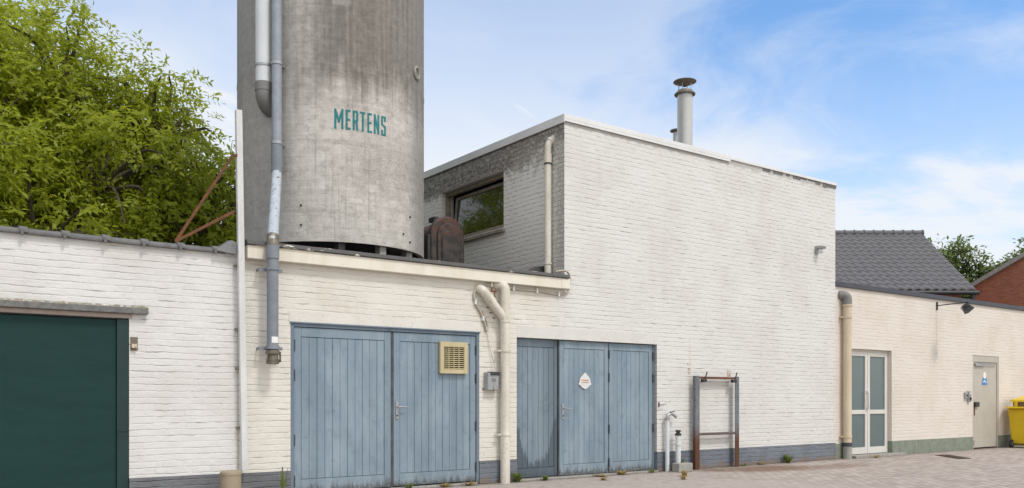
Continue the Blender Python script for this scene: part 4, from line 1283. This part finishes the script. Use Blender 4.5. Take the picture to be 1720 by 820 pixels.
# glazed double door
yd = AY + .095
gf = MB().box(GD[0] + .002, GD[0] + .045, yd, yd + .06, .052, GD[2] - .002).box(GD[1] - .045, GD[1] - .002, yd, yd + .06, .052, GD[2] - .002)
gf.box(GD[0] + .046, GD[1] - .046, yd, yd + .06, GD[2] - .047, GD[2] - .002)
part('door_frame', gf, M['frame_white'], an, label='off-white frame of the glazed door', bevel=.003)
xm = (GD[0] + GD[1]) / 2
for x0, x1, lab in ((GD[0] + .048, xm - .006, 'left glazed leaf with the handle'), (xm + .006, GD[1] - .048, 'right glazed leaf')):
    m = MB()
    st = .085
    z0, z1, zm = .06, GD[2] - .05, .965
    m.box(x0, x0 + st, yd - .012, yd + .045, z0, z1).box(x1 - st, x1, yd - .012, yd + .045, z0, z1)
    m.box(x0 + st, x1 - st, yd - .011, yd + .045, z0, z0 + .14).box(x0 + st, x1 - st, yd - .011, yd + .045, z1 - .09, z1).box(x0 + st, x1 - st, yd - .011, yd + .045, zm - .045, zm + .045)
    lf = part('door_leaf', m, M['frame_white'], an, label=lab, bevel=.003)
    part('pane', MB().box(x0 + st + .001, x1 - st - .001, yd + .012, yd + .022, z0 + .141, zm - .046).box(x0 + st + .001, x1 - st - .001, yd + .012, yd + .022, zm + .046, z1 - .091), M['glass_frost'], lf)
    if 'handle' in lab:
        hx = x1 - .035
        part('handle', MB().tube(bend([(hx, yd - .012, 1.42), (hx, yd - .06, 1.40), (hx, yd - .06, 1.04), (hx, yd - .012, 1.02)], .03), .014, 10).box(hx - .02, hx + .02, yd - .024, yd - .0125, .99, 1.07).box(hx - .02, hx + .09, yd - .024, yd - .0125, 1.36, 1.43), M['white_metal'], lf, smooth=40)
part('dark_room', MB().box(GD[0] + .01, GD[1] - .01, yd + .07, yd + .09, 0.01, GD[2] - .01), M['dark_gap'], an)
part('door_step', MB().box(GD[0] - .06, GD[1] + .28, AY - .20, yd + .06, 0, .05), M['concrete'], an, label='grey stone step', bevel=.008)
# plain door
y2 = AY + .03
pf = MB().box(PD[0] + .002, PD[0] + .075, y2 - .02, y2 + .08, 0.01, PD[2] - .002).box(PD[1] - .06, PD[1] - .002, y2 - .02, y2 + .08, .01, PD[2] - .002)
pf.box(PD[0] + .076, PD[1] - .061, y2 - .02, y2 + .08, PD[2] - .16, PD[2] - .002)
part('door_frame', pf, M['door_beige'], an, label='grey beige frame of the plain door', bevel=.003)
lf = part('door_leaf', MB().box(PD[0] + .08, PD[1] - .065, y2, y2 + .05, .03, PD[2] - .165), M['door_beige'], an, label='plain grey beige door leaf', bevel=.003)
part('kick_plate', MB().box(PD[0] + .085, PD[1] - .07, y2 - .006, y2 - .0005, .035, .23), M['door_beige'], lf, bevel=.002)
part('closer', MB().box(PD[0] + .12, PD[0] + .60, y2 - .05, y2 - .0005, PD[2] - .26, PD[2] - .20).bar((PD[0] + .3, y2 - .055, PD[2] - .19), (PD[1] - .14, y2 - .04, PD[2] - .215), .02, .02), M['meter_grey'], lf, bevel=.004)
part('lock_plate', MB().box(PD[0] + .10, PD[0] + .17, y2 - .008, y2 - .0005, .84, 1.16), M['rust'], lf)
part('handle', MB().box(PD[0] + .10, PD[0] + .30, y2 - .06, y2 - .0085, 1.05, 1.17), M['black_metal'], lf, bevel=.01)
part('hinge_pin', MB().box(PD[0] + .082, PD[0] + .10, y2 - .02, y2 - .0005, .08, .22), M['black_metal'], lf)

sg = empty('door_sticker', (22.45, .05, 1.7), 'blue and white figure sticker on the plain beige door', 'sign')
ys = y2 - .003
part('body', MB().prism_y([(22.33, 1.60), (22.60, 1.60), (22.60, 1.65), (22.55, 1.78), (22.385, 1.78), (22.33, 1.65)], ys - .003, ys + .002), M['sign_blue'], sg)
part('head', MB().prism_y([(22.465 + .075 * math.cos(R(q)), 1.84 + .085 * math.sin(R(q))) for q in range(0, 360, 20)], ys - .0045, ys + .002), M['sign_white'], sg)
part('mark', MB().prism_y([(22.40, 1.655), (22.465, 1.69), (22.53, 1.645), (22.55, 1.67), (22.465, 1.72), (22.385, 1.68)], ys - .005, ys + .001), M['sign_white'], sg)

kp = empty('door_keypad', (21.42, .03, 1.26), 'pair of small metal key switches on the wall left of the plain door', 'switch')
part('box', MB().box(21.36, 21.46, AY - .06, AY - .001, 1.25, 1.41), M['galv'], kp, bevel=.012)
part('box', MB().box(21.50, 21.63, AY - .06, AY - .001, 1.17, 1.44), M['galv'], kp, bevel=.015)
part('dial', MB().tube([(21.41, AY - .07, 1.33), (21.41, AY - .055, 1.33)], .03, 14), M['black_metal'], kp, smooth=40)
part('dial', MB().tube([(21.565, AY - .075, 1.25), (21.565, AY - .055, 1.25)], .045, 16), M['black_metal'], kp, smooth=40)
part('button', MB().tube([(21.565, AY - .07, 1.38), (21.565, AY - .055, 1.38)], .022, 12), M['sign_white'], kp, smooth=40)

ap = empty('rain_pipe', (16.27, -.08, 0), 'beige rainwater pipe with grey elbow left of the glazed door', 'pipe')
part('pipe', MB().tube([(16.27, -.08, .33), (16.27, -.08, 3.28)], .085, 22), M['beige_pipe'], ap, smooth=40)
part('shoe', MB().tube([(16.27, -.08, 0), (16.27, -.08, .335)], .092, 22), M['concrete'], ap, label='grey foot of the pipe', smooth=40)
part('foot_band', MB().lathe([(.092, .255), (.096, .255), (.096, .335), (.086, .338)], 16.27, -.08, 22), M['navy_trim'], ap, smooth=40)
part('elbow', MB().tube(bend([(16.27, -.08, 3.2), (16.27, -.08, 3.40), (16.16, .05, 3.42)], .15, 8), .092, 22), M['grey_plastic'], ap, label='grey plastic elbow', smooth=40)
part('elbow_rim', MB().lathe([(.09, 3.18), (.102, 3.18), (.102, 3.215), (.09, 3.215)], 16.27, -.08, 22, closed=True), M['beige_pipe'], ap, smooth=40)
for zc in (2.95, .46):
    mb = MB().lathe([(.086, zc - .018), (.098, zc - .018), (.098, zc + .018), (.086, zc + .018)], 16.27, -.08, 22, closed=True)
    mb.box(16.13, 16.18, -.05, .03, zc - .015, zc + .015)
    part('pipe_clamp', mb, M['beige_pipe'], ap, smooth=40)

fld = empty('floodlight', (20.07, .03, 3.4), 'black floodlight on a long thin bracket arm under the annex roof edge', 'lamp')
part('wall_plate', MB().box(20.05, 20.10, .005, .029, 3.34, 3.53), M['black_metal'], fld)
part('arm', MB().bar((20.075, .005, 3.445), (20.075, -.72, 3.46), .022, .022), M['black_metal'], fld)
c = Vector((20.10, -.66, 3.33))
dirv = Vector((.45, -.5, -.75)).normalized()
mb = MB()
sd = dirv.cross(Vector((0, 0, 1))).normalized(); up = sd.cross(dirv)
fc = lambda d_, a_, b_: c + dirv * d_ + sd * a_ + up * b_
mb.hull([fc(-.10, -.06, -.05), fc(-.10, .06, -.05), fc(-.10, .06, .05), fc(-.10, -.06, .05)], [fc(.09, -.12, -.10), fc(.09, .12, -.10), fc(.09, .12, .10), fc(.09, -.12, .10)])
part('lamp_head', mb, M['black_metal'], fld, bevel=.008)
mb = MB()
for q in (-.08, -.045, -.01, .025):
    mb.hull([fc(q, -.105, -.085), fc(q, .105, -.085), fc(q, .105, .085), fc(q, -.105, .085)], [fc(q + .012, -.105, -.085), fc(q + .012, .105, -.085), fc(q + .012, .105, .085), fc(q + .012, -.105, .085)])
part('cooling_fins', mb, M['black_metal'], fld)
part('lens', MB().hull([fc(.0905, -.10, -.08), fc(.0905, .10, -.08), fc(.0905, .10, .08), fc(.0905, -.10, .08)], [fc(.098, -.10, -.08), fc(.098, .10, -.08), fc(.098, .10, .08), fc(.098, -.10, .08)]), M['glass_frost'], fld)
part('yoke', MB().bar((20.10, -.66, 3.46), fc(-.04, -.13, 0), .02, .012).bar((20.10, -.66, 3.46), fc(-.04, .13, 0), .02, .012), M['rust'], fld)

# ------------------------------------------------------------------ wheelie bin
bn = empty('wheelie_bin', (23.5, -.5, 0), 'bright yellow wheelie bin by the annex wall, its lid propped up', 'bin')
X0, X1, Y0, Y1 = 23.30, 24.0, -.80, -.12
mb = MB().hull([(X0 + .04, Y0 + .08, .06), (X1 - .14, Y0 + .08, .06), (X1 - .14, Y1 - .08, .06), (X0 + .04, Y1 - .08, .06)],
               [(X0, Y0, 1.0), (X1, Y0, 1.0), (X1, Y1, 1.0), (X0, Y1, 1.0)])
part('body', mb, M['yellow'], bn, bevel=.03, smooth=50)
mb = MB().box(X0 - .04, X1 + .03, Y0 - .025, Y1 + .025, 1.0, 1.05)
mb.box(X0 - .13, X0 - .04, Y0 + .03, Y1 - .03, 1.0, 1.035)
part('rim', mb, M['yellow'], bn, bevel=.012)
mb = MB().hull([(X0 + .05, Y0, 1.17), (X1 + .05, Y0, 1.24), (X1 + .05, Y1, 1.24), (X0 + .05, Y1, 1.17)], [(X0 + .08, Y0 + .06, 1.23), (X1, Y0 + .06, 1.33), (X1, Y1 - .06, 1.33), (X0 + .08, Y1 - .06, 1.23)])
part('lid', mb, M['yellow'], bn, bevel=.015)
for y_ in (Y0 + .15, Y1 - .22):
    part('lid_hinge', MB().box(X0 + .02, X0 + .07, y_, y_ + .07, 1.05, 1.2), M['yellow'], bn, bevel=.01)
for y_ in (Y0 + .05, Y1 - .1):
    wl = part('wheel', MB().tube([(X0 - .01, y_ - .03, .105), (X0 - .01, y_ + .03, .105)], .105, 28), M['rubber'], bn, smooth=40, bevel=.012)
    part('hub', MB().tube([(X0 - .01, y_ - .037, .105), (X0 - .01, y_ + .037, .105)], .05, 18), M['grey_plastic'], wl, smooth=40)
part('axle', MB().tube([(X0 - .01, Y0 + .1, .105), (X0 - .01, Y1 - .1, .105)], .014, 10), M['black_metal'], bn)
single('cardboard_box', MB().box(X0 + .12, X0 + .55, Y0 + .08, Y1 - .08, 1.052, 1.168), M['carton'], (X0 + .35, -.53, 1.052), 'brown cardboard wedged under the yellow bin lid', 'carton', bevel=.004)

# drain cover -----------------------------------------------------------------
dcv = empty('drain_cover', (18.6, -1.05, 0.004), 'long rusty brown drain cover in the paving before the annex', 'drain cover')
dq = [(18.02, -1.52), (18.38, -1.60), (19.18, -.70), (18.80, -.60)]
part('frame', MB().hull([(x, y, .002) for x, y in dq], [(x, y, .010) for x, y in dq]), M['drain'], dcv)
mb = MB()
A, B, C_, D_ = [Vector((x, y, 0)) for x, y in dq]
for i in range(12):
    t0, t1 = .06 + i * .075, .06 + i * .075 + .045
    p = [A.lerp(D_, t0).lerp(B.lerp(C_, t0), .12), A.lerp(D_, t0).lerp(B.lerp(C_, t0), .88), A.lerp(D_, t1).lerp(B.lerp(C_, t1), .88), A.lerp(D_, t1).lerp(B.lerp(C_, t1), .12)]
    mb.hull([(q.x, q.y, .011) for q in p], [(q.x, q.y, .016) for q in p])
part('bars', mb, M['drain'], dcv)

# ------------------------------------------------------------------ houses behind
r_ = Vector((.8077, -.5896, 0)); k_ = Vector((.5896, .8077, 0)); O_ = Vector((0, -10.5, 0))
W = lambda a, d, z: O_ + r_ * a + k_ * d + Vector((0, 0, z))
hb = W(10, 35, 0)
ho = empty('tiled_house', hb, 'house with dark grey tiled roof rising behind the annex', 'house')
ea0, ea1 = 3.0, 17.72
mb = MB().hull([W(ea0 + .2, 33.35, 0), W(ea1 - .35, 33.35, 0), W(ea1 - .35, 41, 0), W(ea0 + .2, 41, 0)], [W(ea0 + .2, 33.35, 5.30), W(ea1 - .35, 33.35, 5.30), W(ea1 - .35, 41, 5.30), W(ea0 + .2, 41, 5.30)])
mb.hull([W(ea1 - .6, 33.36, 5.301), W(ea1 - .36, 33.36, 5.301), W(ea1 - .36, 41, 5.301), W(ea1 - .6, 41, 5.301)], [W(ea1 - .6, 37.2, 8.15), W(ea1 - .36, 37.2, 8.15), W(ea1 - .36, 37.4, 8.15), W(ea1 - .6, 37.4, 8.15)])
part('wall', mb, M['red_brick'], ho)
mb = MB()
rows = 14
e0, e1 = Vector((33.0, 5.40)), Vector((37.3, 8.36))
ncol = 44
per = 6
tw = (ea1 - ea0) / ncol
prof = [0, .012, .045, .055, .045, .012]
for rr in range(rows):
    A = e0.lerp(e1, rr / rows); B = e0.lerp(e1, (rr + 1.10) / rows)
    lift0 = .06
    vs = []
    for i in range(ncol * per + 1):
        a_ = ea0 + i * tw / per
        h_ = prof[i % per]
        vs.append(W(a_, A.x, A.y + lift0 + h_ - .07)); vs.append(W(a_, A.x, A.y + lift0 + h_)); vs.append(W(a_, B.x, B.y + .01 + h_))
    fs = []
    for i in range(ncol * per):
        q = i * 3
        fs += [(q, q + 3, q + 4, q + 1), (q + 1, q + 4, q + 5, q + 2)]
    mb.add(vs, fs)
mb.add([W(ea0, 37.3, 8.36), W(ea1, 37.3, 8.36), W(ea1, 41.6, 5.4), W(ea0, 41.6, 5.4)], [(0, 1, 2, 3)])
rf_ = part('roof', mb, M['house_tile'], ho, label='dark grey pantile roof')
mb = MB().tube([W(ea0, 37.3, 8.40), W(ea1, 37.3, 8.40)], .13, 12)
xx = ea0
while xx < ea1:
    mb.tube([W(xx, 37.3, 8.40), W(xx + .05, 37.3, 8.40)], .155, 12)
    xx += .42
part('ridge_tiles', mb, M['house_tile'], rf_, smooth=40)
part('verge', MB().bar(W(ea1 - .01, 33.0, 5.38), W(ea1 - .01, 37.3, 8.30), .05, .10), M['house_tile'], rf_)
part('gutter', MB().tube([W(ea0, 32.93, 5.30), W(ea1 + .08, 32.93, 5.30)], .085, 10), M['black_metal'], ho, smooth=40)
part('downpipe', MB().tube([W(ea1 - .10, 33.0, 5.3), W(ea1 - .10, 33.0, 0)], .10, 12), M['black_metal'], ho, smooth=40)

HX = 39.0
h2 = empty('brick_house', (HX + 3, 4, 0), 'red brick gable house at the far right edge behind the annex', 'house')
VZ = lambda y: 6.337 + (8.1 - y) * 0.491
ga = [(8.45, 0), (-3.0, 0), (-3.0, VZ(8.45)), (2.7, VZ(2.7)), (8.45, VZ(8.45))]
part('wall', MB().prism_x(ga, HX, HX + 9), M['red_brick'], h2)
AP, EV = (2.7, VZ(2.7)), (8.6, VZ(8.6))
mb = MB().bar((HX - .02, EV[0], EV[1] + .04), (HX - .02, AP[0], AP[1] + .04), .3, .17).bar((HX - .02, AP[0], AP[1] + .04), (HX - .02, -3.2, VZ(8.65)), .3, .17)
part('verge', mb, M['concrete'], h2, label='pale grey verge along the gable')
mb = MB().prism_x([(EV[0], EV[1]), (EV[0], EV[1] + .1), (AP[0], AP[1] + .1), (AP[0], AP[1])], HX + .14, HX + 9.2)
mb.prism_x([(AP[0] - .01, AP[1]), (AP[0] - .01, AP[1] + .1), (-3.2, VZ(8.65) + .1), (-3.2, VZ(8.65))], HX + .14, HX + 9.2)
part('roof', mb, M['house_tile'], h2)


# ------------------------------------------------------------------ trees
def leaves_mesh(name, pos, dirs, leafl, leafw, nleaf, rachis, mat, parent, rng, droop=.6):
    """compound leaves: every position carries a drooping stalk with paired leaflets (each leaflet a folded kite)"""
    n = len(pos)
    d = dirs + rng.normal(0, .45, (n, 3)); d[:, 2] -= droop * rng.random(n)
    d /= np.linalg.norm(d, axis=1)[:, None]
    ref = rng.normal(0, 1, (n, 3)); ref[:, 2] += 1.5
    s = np.cross(d, ref); s /= np.linalg.norm(s, axis=1)[:, None] + 1e-9
    up = np.cross(s, d)
    L = rachis * (0.7 + .6 * rng.random(n))
    V = []; F = []
    off = 0
    for k in range(nleaf):
        if k == nleaf - 1:
            along = 1.0; side = 0.0
        else:
            along = .25 + .65 * (k // 2) / max((nleaf - 1) // 2 - .5, 1); side = 1.0 if k % 2 else -1.0
        b = pos + d * (L * along)[:, None] - np.array([0, 0, 1]) * (L * along ** 2 * .35)[:, None]
        ld = d * (.45 if side else 1.0) + s * (side * .85) + rng.normal(0, .22, (n, 3)); ld[:, 2] -= .25
        ld /= np.linalg.norm(ld, axis=1)[:, None]
        N = np.array([0, 0, .75]) + d * .35 + np.array([0, -.35, 0]) + rng.normal(0, .38, (n, 3))
        ls = np.cross(ld, N); ls /= np.linalg.norm(ls, axis=1)[:, None] + 1e-9
        nn = np.cross(ls, ld)
        ll = leafl * (.7 + .6 * rng.random(n))[:, None]; lw = ll * leafw
        v = np.stack([b, b + ld * ll * .45 + ls * lw * .5 + nn * ll * .06, b + ld * ll - nn * ll * .12, b + ld * ll * .45 - ls * lw * .5 + nn * ll * .06], axis=1)
        V.append(v.reshape(-1, 3))
        idx = (np.arange(n) * 4)[:, None] + np.array([0, 1, 2, 3]) + off
        F.append(idx); off += 4 * n
    V = np.concatenate(V); F = np.concatenate(F)
    V = V - np.array(BASE[parent])
    me = bpy.data.meshes.new(name)
    me.vertices.add(len(V)); me.vertices.foreach_set('co', V.astype(np.float32).ravel())
    me.loops.add(F.size); me.loops.foreach_set('vertex_index', F.astype(np.int32).ravel())
    me.polygons.add(len(F)); me.polygons.foreach_set('loop_start', np.arange(0, F.size, 4, dtype=np.int32))
    me.update(calc_edges=True); me.validate()
    me.materials.append(mat)
    o = bpy.data.objects.new(name, me); C.objects.link(o); o.parent = parent; BASE[o] = BASE[parent]
    return o


def tree(name, base, label, lobes, count, leafl, leafw, nleaf, rachis, mat, seed, group=None, twigs=6, trunk_r=.22, sub=.45):
    rng = np.random.default_rng(seed)
    rd = random.Random(seed)
    o = empty(name, base, label, 'tree', group)
    b = Vector(base)
    tk_, br = MB(), MB()
    fork = b + Vector((rd.uniform(-.2, .2), rd.uniform(-.2, .2), min(l[0][2] - l[1] for l in lobes) * .35 + 1.1))
    tk_.tube([b, b.lerp(fork, .5) + Vector((.06, .03, 0)), fork + Vector((0, 0, .2))], [trunk_r * 1.25, trunk_r, trunk_r * .85], 14)
    P = []; Dn = []
    vol = [l[1] ** 2.2 for l in lobes]
    for (c, r), vv in zip(lobes, vol):
        c = Vector(c)
        mid = fork.lerp(c, .5) + Vector((rd.uniform(-.4, .4), rd.uniform(-.4, .4), rd.uniform(0, .4)))
        br.tube(spline([fork, mid, c], 5), [trunk_r * (.62 - .0585 * i) for i in range(11)], 9)
        # clumps inside the lobe
        ncl = int(12 + r * 12)
        for q in range(ncl):
            v = rng.normal(0, 1, 3); v /= np.linalg.norm(v)
            rr = r * (.35 + .70 * rng.random() ** .6)
            cc = np.array(c) + v * rr * np.array([1, 1, .85])
            if q < twigs * 2:
                e = Vector(cc)
                br.tube(spline([c.lerp(fork, .15), c.lerp(e, .5) + Vector((rd.uniform(-.2, .2), rd.uniform(-.2, .2), rd.uniform(-.05, .3))), e + Vector(v) * .25], 4), [trunk_r * .17 * (1 - i / 9.2) + .006 for i in range(9)], 6)
            m_ = int(count * vv / sum(vol) / ncl)
            cr = sub * (.7 + .6 * rng.random())
            w_ = rng.normal(0, 1, (m_, 3)); w_ /= np.linalg.norm(w_, axis=1)[:, None]
            w_ = w_ * (cr * rng.random(m_) ** .45)[:, None] * np.array([1.15, 1.15, .7])
            P.append(cc + w_); Dn.append(w_ / (np.linalg.norm(w_, axis=1)[:, None] + 1e-6) * .8 + v * .7)
    part('trunk', tk_, M['bark'], o, smooth=50)
    part('branches', br, M['bark'], o, smooth=60)
    leaves_mesh('crown', np.concatenate(P), np.concatenate(Dn), leafl, leafw, nleaf, rachis, mat, o, rng)
    return o


lob = [((-.2, 6.3, 6.8), 1.7), ((-1.3, 6.5, 8.6), 1.6), ((.35, 6.6, 7.9), 1.2), ((1.6, 5.9, 5.6), 1.5), ((2.6, 6.3, 6.75), 1.2), ((3.3, 5.8, 5.3), 1.3), ((.5, 5.2, 4.6), 1.5),
       ((-.9, 5.2, 4.7), 1.5), ((3.9, 6.5, 6.6), .95), ((4.45, 6.4, 5.5), .95), ((5.2, 6.3, 4.9), .8), ((4.7, 5.9, 4.2), 1.0), ((5.35, 6.4, 3.9), .8), ((2.2, 5.2, 3.9), 1.25), ((-2.4, 6.2, 6.6), 1.8), ((3.7, 7.2, 3.9), 1.2),
       ((.2, 7.6, 5.6), 1.8), ((2.2, 7.6, 5.2), 1.7), ((-2.2, 5.8, 4.4), 1.6), ((1.6, 6.6, 7.2), .95), ((3.3, 9.8, 6.6), 1.5), ((1.9, 11.5, 8.6), 1.9), ((3.2, 11.8, 6.2), 1.5), ((4.4, 8.6, 5.2), 1.2), ((5.55, 6.5, 5.5), .55), ((5.6, 6.8, 4.5), .75), ((4.9, 6.9, 5.2), .9), ((4.4, 6.3, 6.3), .8)]
tree('walnut_tree', (1.0, 6.6, 0), 'large broad green walnut tree behind the garage wall, left of the silo', lob, 25000, .118, .42, 7, .30, M['walnut_leaf'], 11, trunk_r=.26, sub=.5)

far = 'trees beyond the roofs'
tree('broadleaf_tree', (48.9, 13.6, 0), 'green tree filling the gap between tiled roof and brick gable', [((46.6, 15.4, 8.2), 1.6), ((47.7, 14.2, 8.7), 1.5), ((48.9, 13.4, 7.7), 1.7), ((50.2, 12.6, 7.0), 1.6), ((49.3, 14.0, 6.0), 1.8), ((47.5, 14.8, 6.6), 1.8)],
     5200, .26, .55, 3, .35, M['far_leaf'], 5, far, trunk_r=.3, sub=.6)
tree('broadleaf_tree', (49.3, 9.6, 0), 'paler green tree rising above the brick gable at the right edge', [((49.6, 9.8, 8.6), 1.35), ((50.6, 8.8, 9.2), 1.5), ((48.9, 10.5, 7.6), 1.2), ((51.5, 8.0, 7.6), 1.8)],
     3600, .26, .55, 3, .35, M['far_leaf'], 9, far, trunk_r=.3, sub=.6)


# ------------------------------------------------------------------ weeds
def weed(x, y, label, nblade, hgt, spread, mat, seed, name='weed'):
    rd = random.Random(seed)
    m = MB()
    for i in range(nblade):
        an = rd.uniform(0, 2 * math.pi); l = hgt * rd.uniform(.6, 1.1); s_ = spread * rd.uniform(.3, 1.0); wd = rd.uniform(.004, .009) * (1 + spread * 3)
        bx_, by_ = x + rd.uniform(-.03, .03), y + rd.uniform(-.02, .02)
        dx, dy = math.cos(an), math.sin(an); px_, py_ = -dy * wd, dx * wd
        pts = [(0, 0, 1.0), (.35, .55, 1.1), (.75, .9, .8), (1.0, .92, .1)]
        vs = []
        for (f_, h_, w_) in pts:
            cx_, cy_, cz_ = bx_ + dx * s_ * f_, by_ + dy * s_ * f_, max(.004, l * h_)
            vs += [(cx_ - px_ * w_, cy_ - py_ * w_, cz_), (cx_ + px_ * w_, cy_ + py_ * w_, cz_)]
        m.add(vs, [(0, 1, 3, 2), (2, 3, 5, 4), (4, 5, 7, 6)])
    o = single(name, m, mat, (x, y, 0), label, 'weed', 'weeds along the wall foot')
    return o


weed(7.70, -.10, 'green weed tuft right of the drainpipe foot', 34, .15, .17, M['weed_leaf'], 1)
weed(14.25, -.10, 'green weed tuft at the blue wall foot right of the rack', 40, .17, .20, M['weed_leaf'], 2)
weed(4.02, -.17, 'tall pale grass stalk left of the blue doors', 7, .42, .09, M['weed_leaf'], 3, 'grass_stalk')
weed(5.85, -.08, 'small yellow green weed under the left blue doors', 22, .09, .12, M['weed_leaf'], 4)
weed(6.45, -.07, 'dry straw weed under the vent grille door', 26, .05, .16, M['dry_leaf'], 5)
weed(6.85, -.09, 'dry straw weed near the right end of the left doors', 22, .06, .15, M['dry_leaf'], 6)
weed(9.35, -.16, 'flat dry weed below the badge', 30, .04, .22, M['dry_leaf'], 7)
weed(9.85, -.10, 'dry weed tuft at the foot of the rightmost blue leaf', 32, .075, .18, M['dry_leaf'], 8)
weed(10.47, -.88, 'yellow grass tuft out on the paving before the concrete block', 24, .10, .12, M['dry_leaf'], 9)
weed(11.17, -.15, 'green weed sprouting behind the concrete block', 26, .22, .16, M['weed_leaf'], 10)
weed(12.95, -.09, 'tiny green weed right of the rack foot', 14, .05, .08, M['weed_leaf'], 12)
weed(10.55, -.10, 'tiny weed at the right post of the blue doors', 14, .06, .09, M['weed_leaf'], 13)

for i, (x, y, lab) in enumerate(((5.2, -.10, 'thin straw weed under the left blue leaf'), (8.2, -.14, 'dark green weed under the soaked blue leaf'), (8.95, -.62, 'dry straw patch out on the paving before the badge door'),
                                 (10.05, -1.25, 'dry straw patch farthest out on the paving'), (13.5, -.08, 'small dry weed at the blue wall foot between rack and green tuft'), (17.0, -.30, 'tiny dry weed before the glazed door step'))):
    weed(x, y, lab, 22, .05 + .02 * (i % 2), .13, M['weed_leaf'] if i == 1 else M['dry_leaf'], 40 + i)
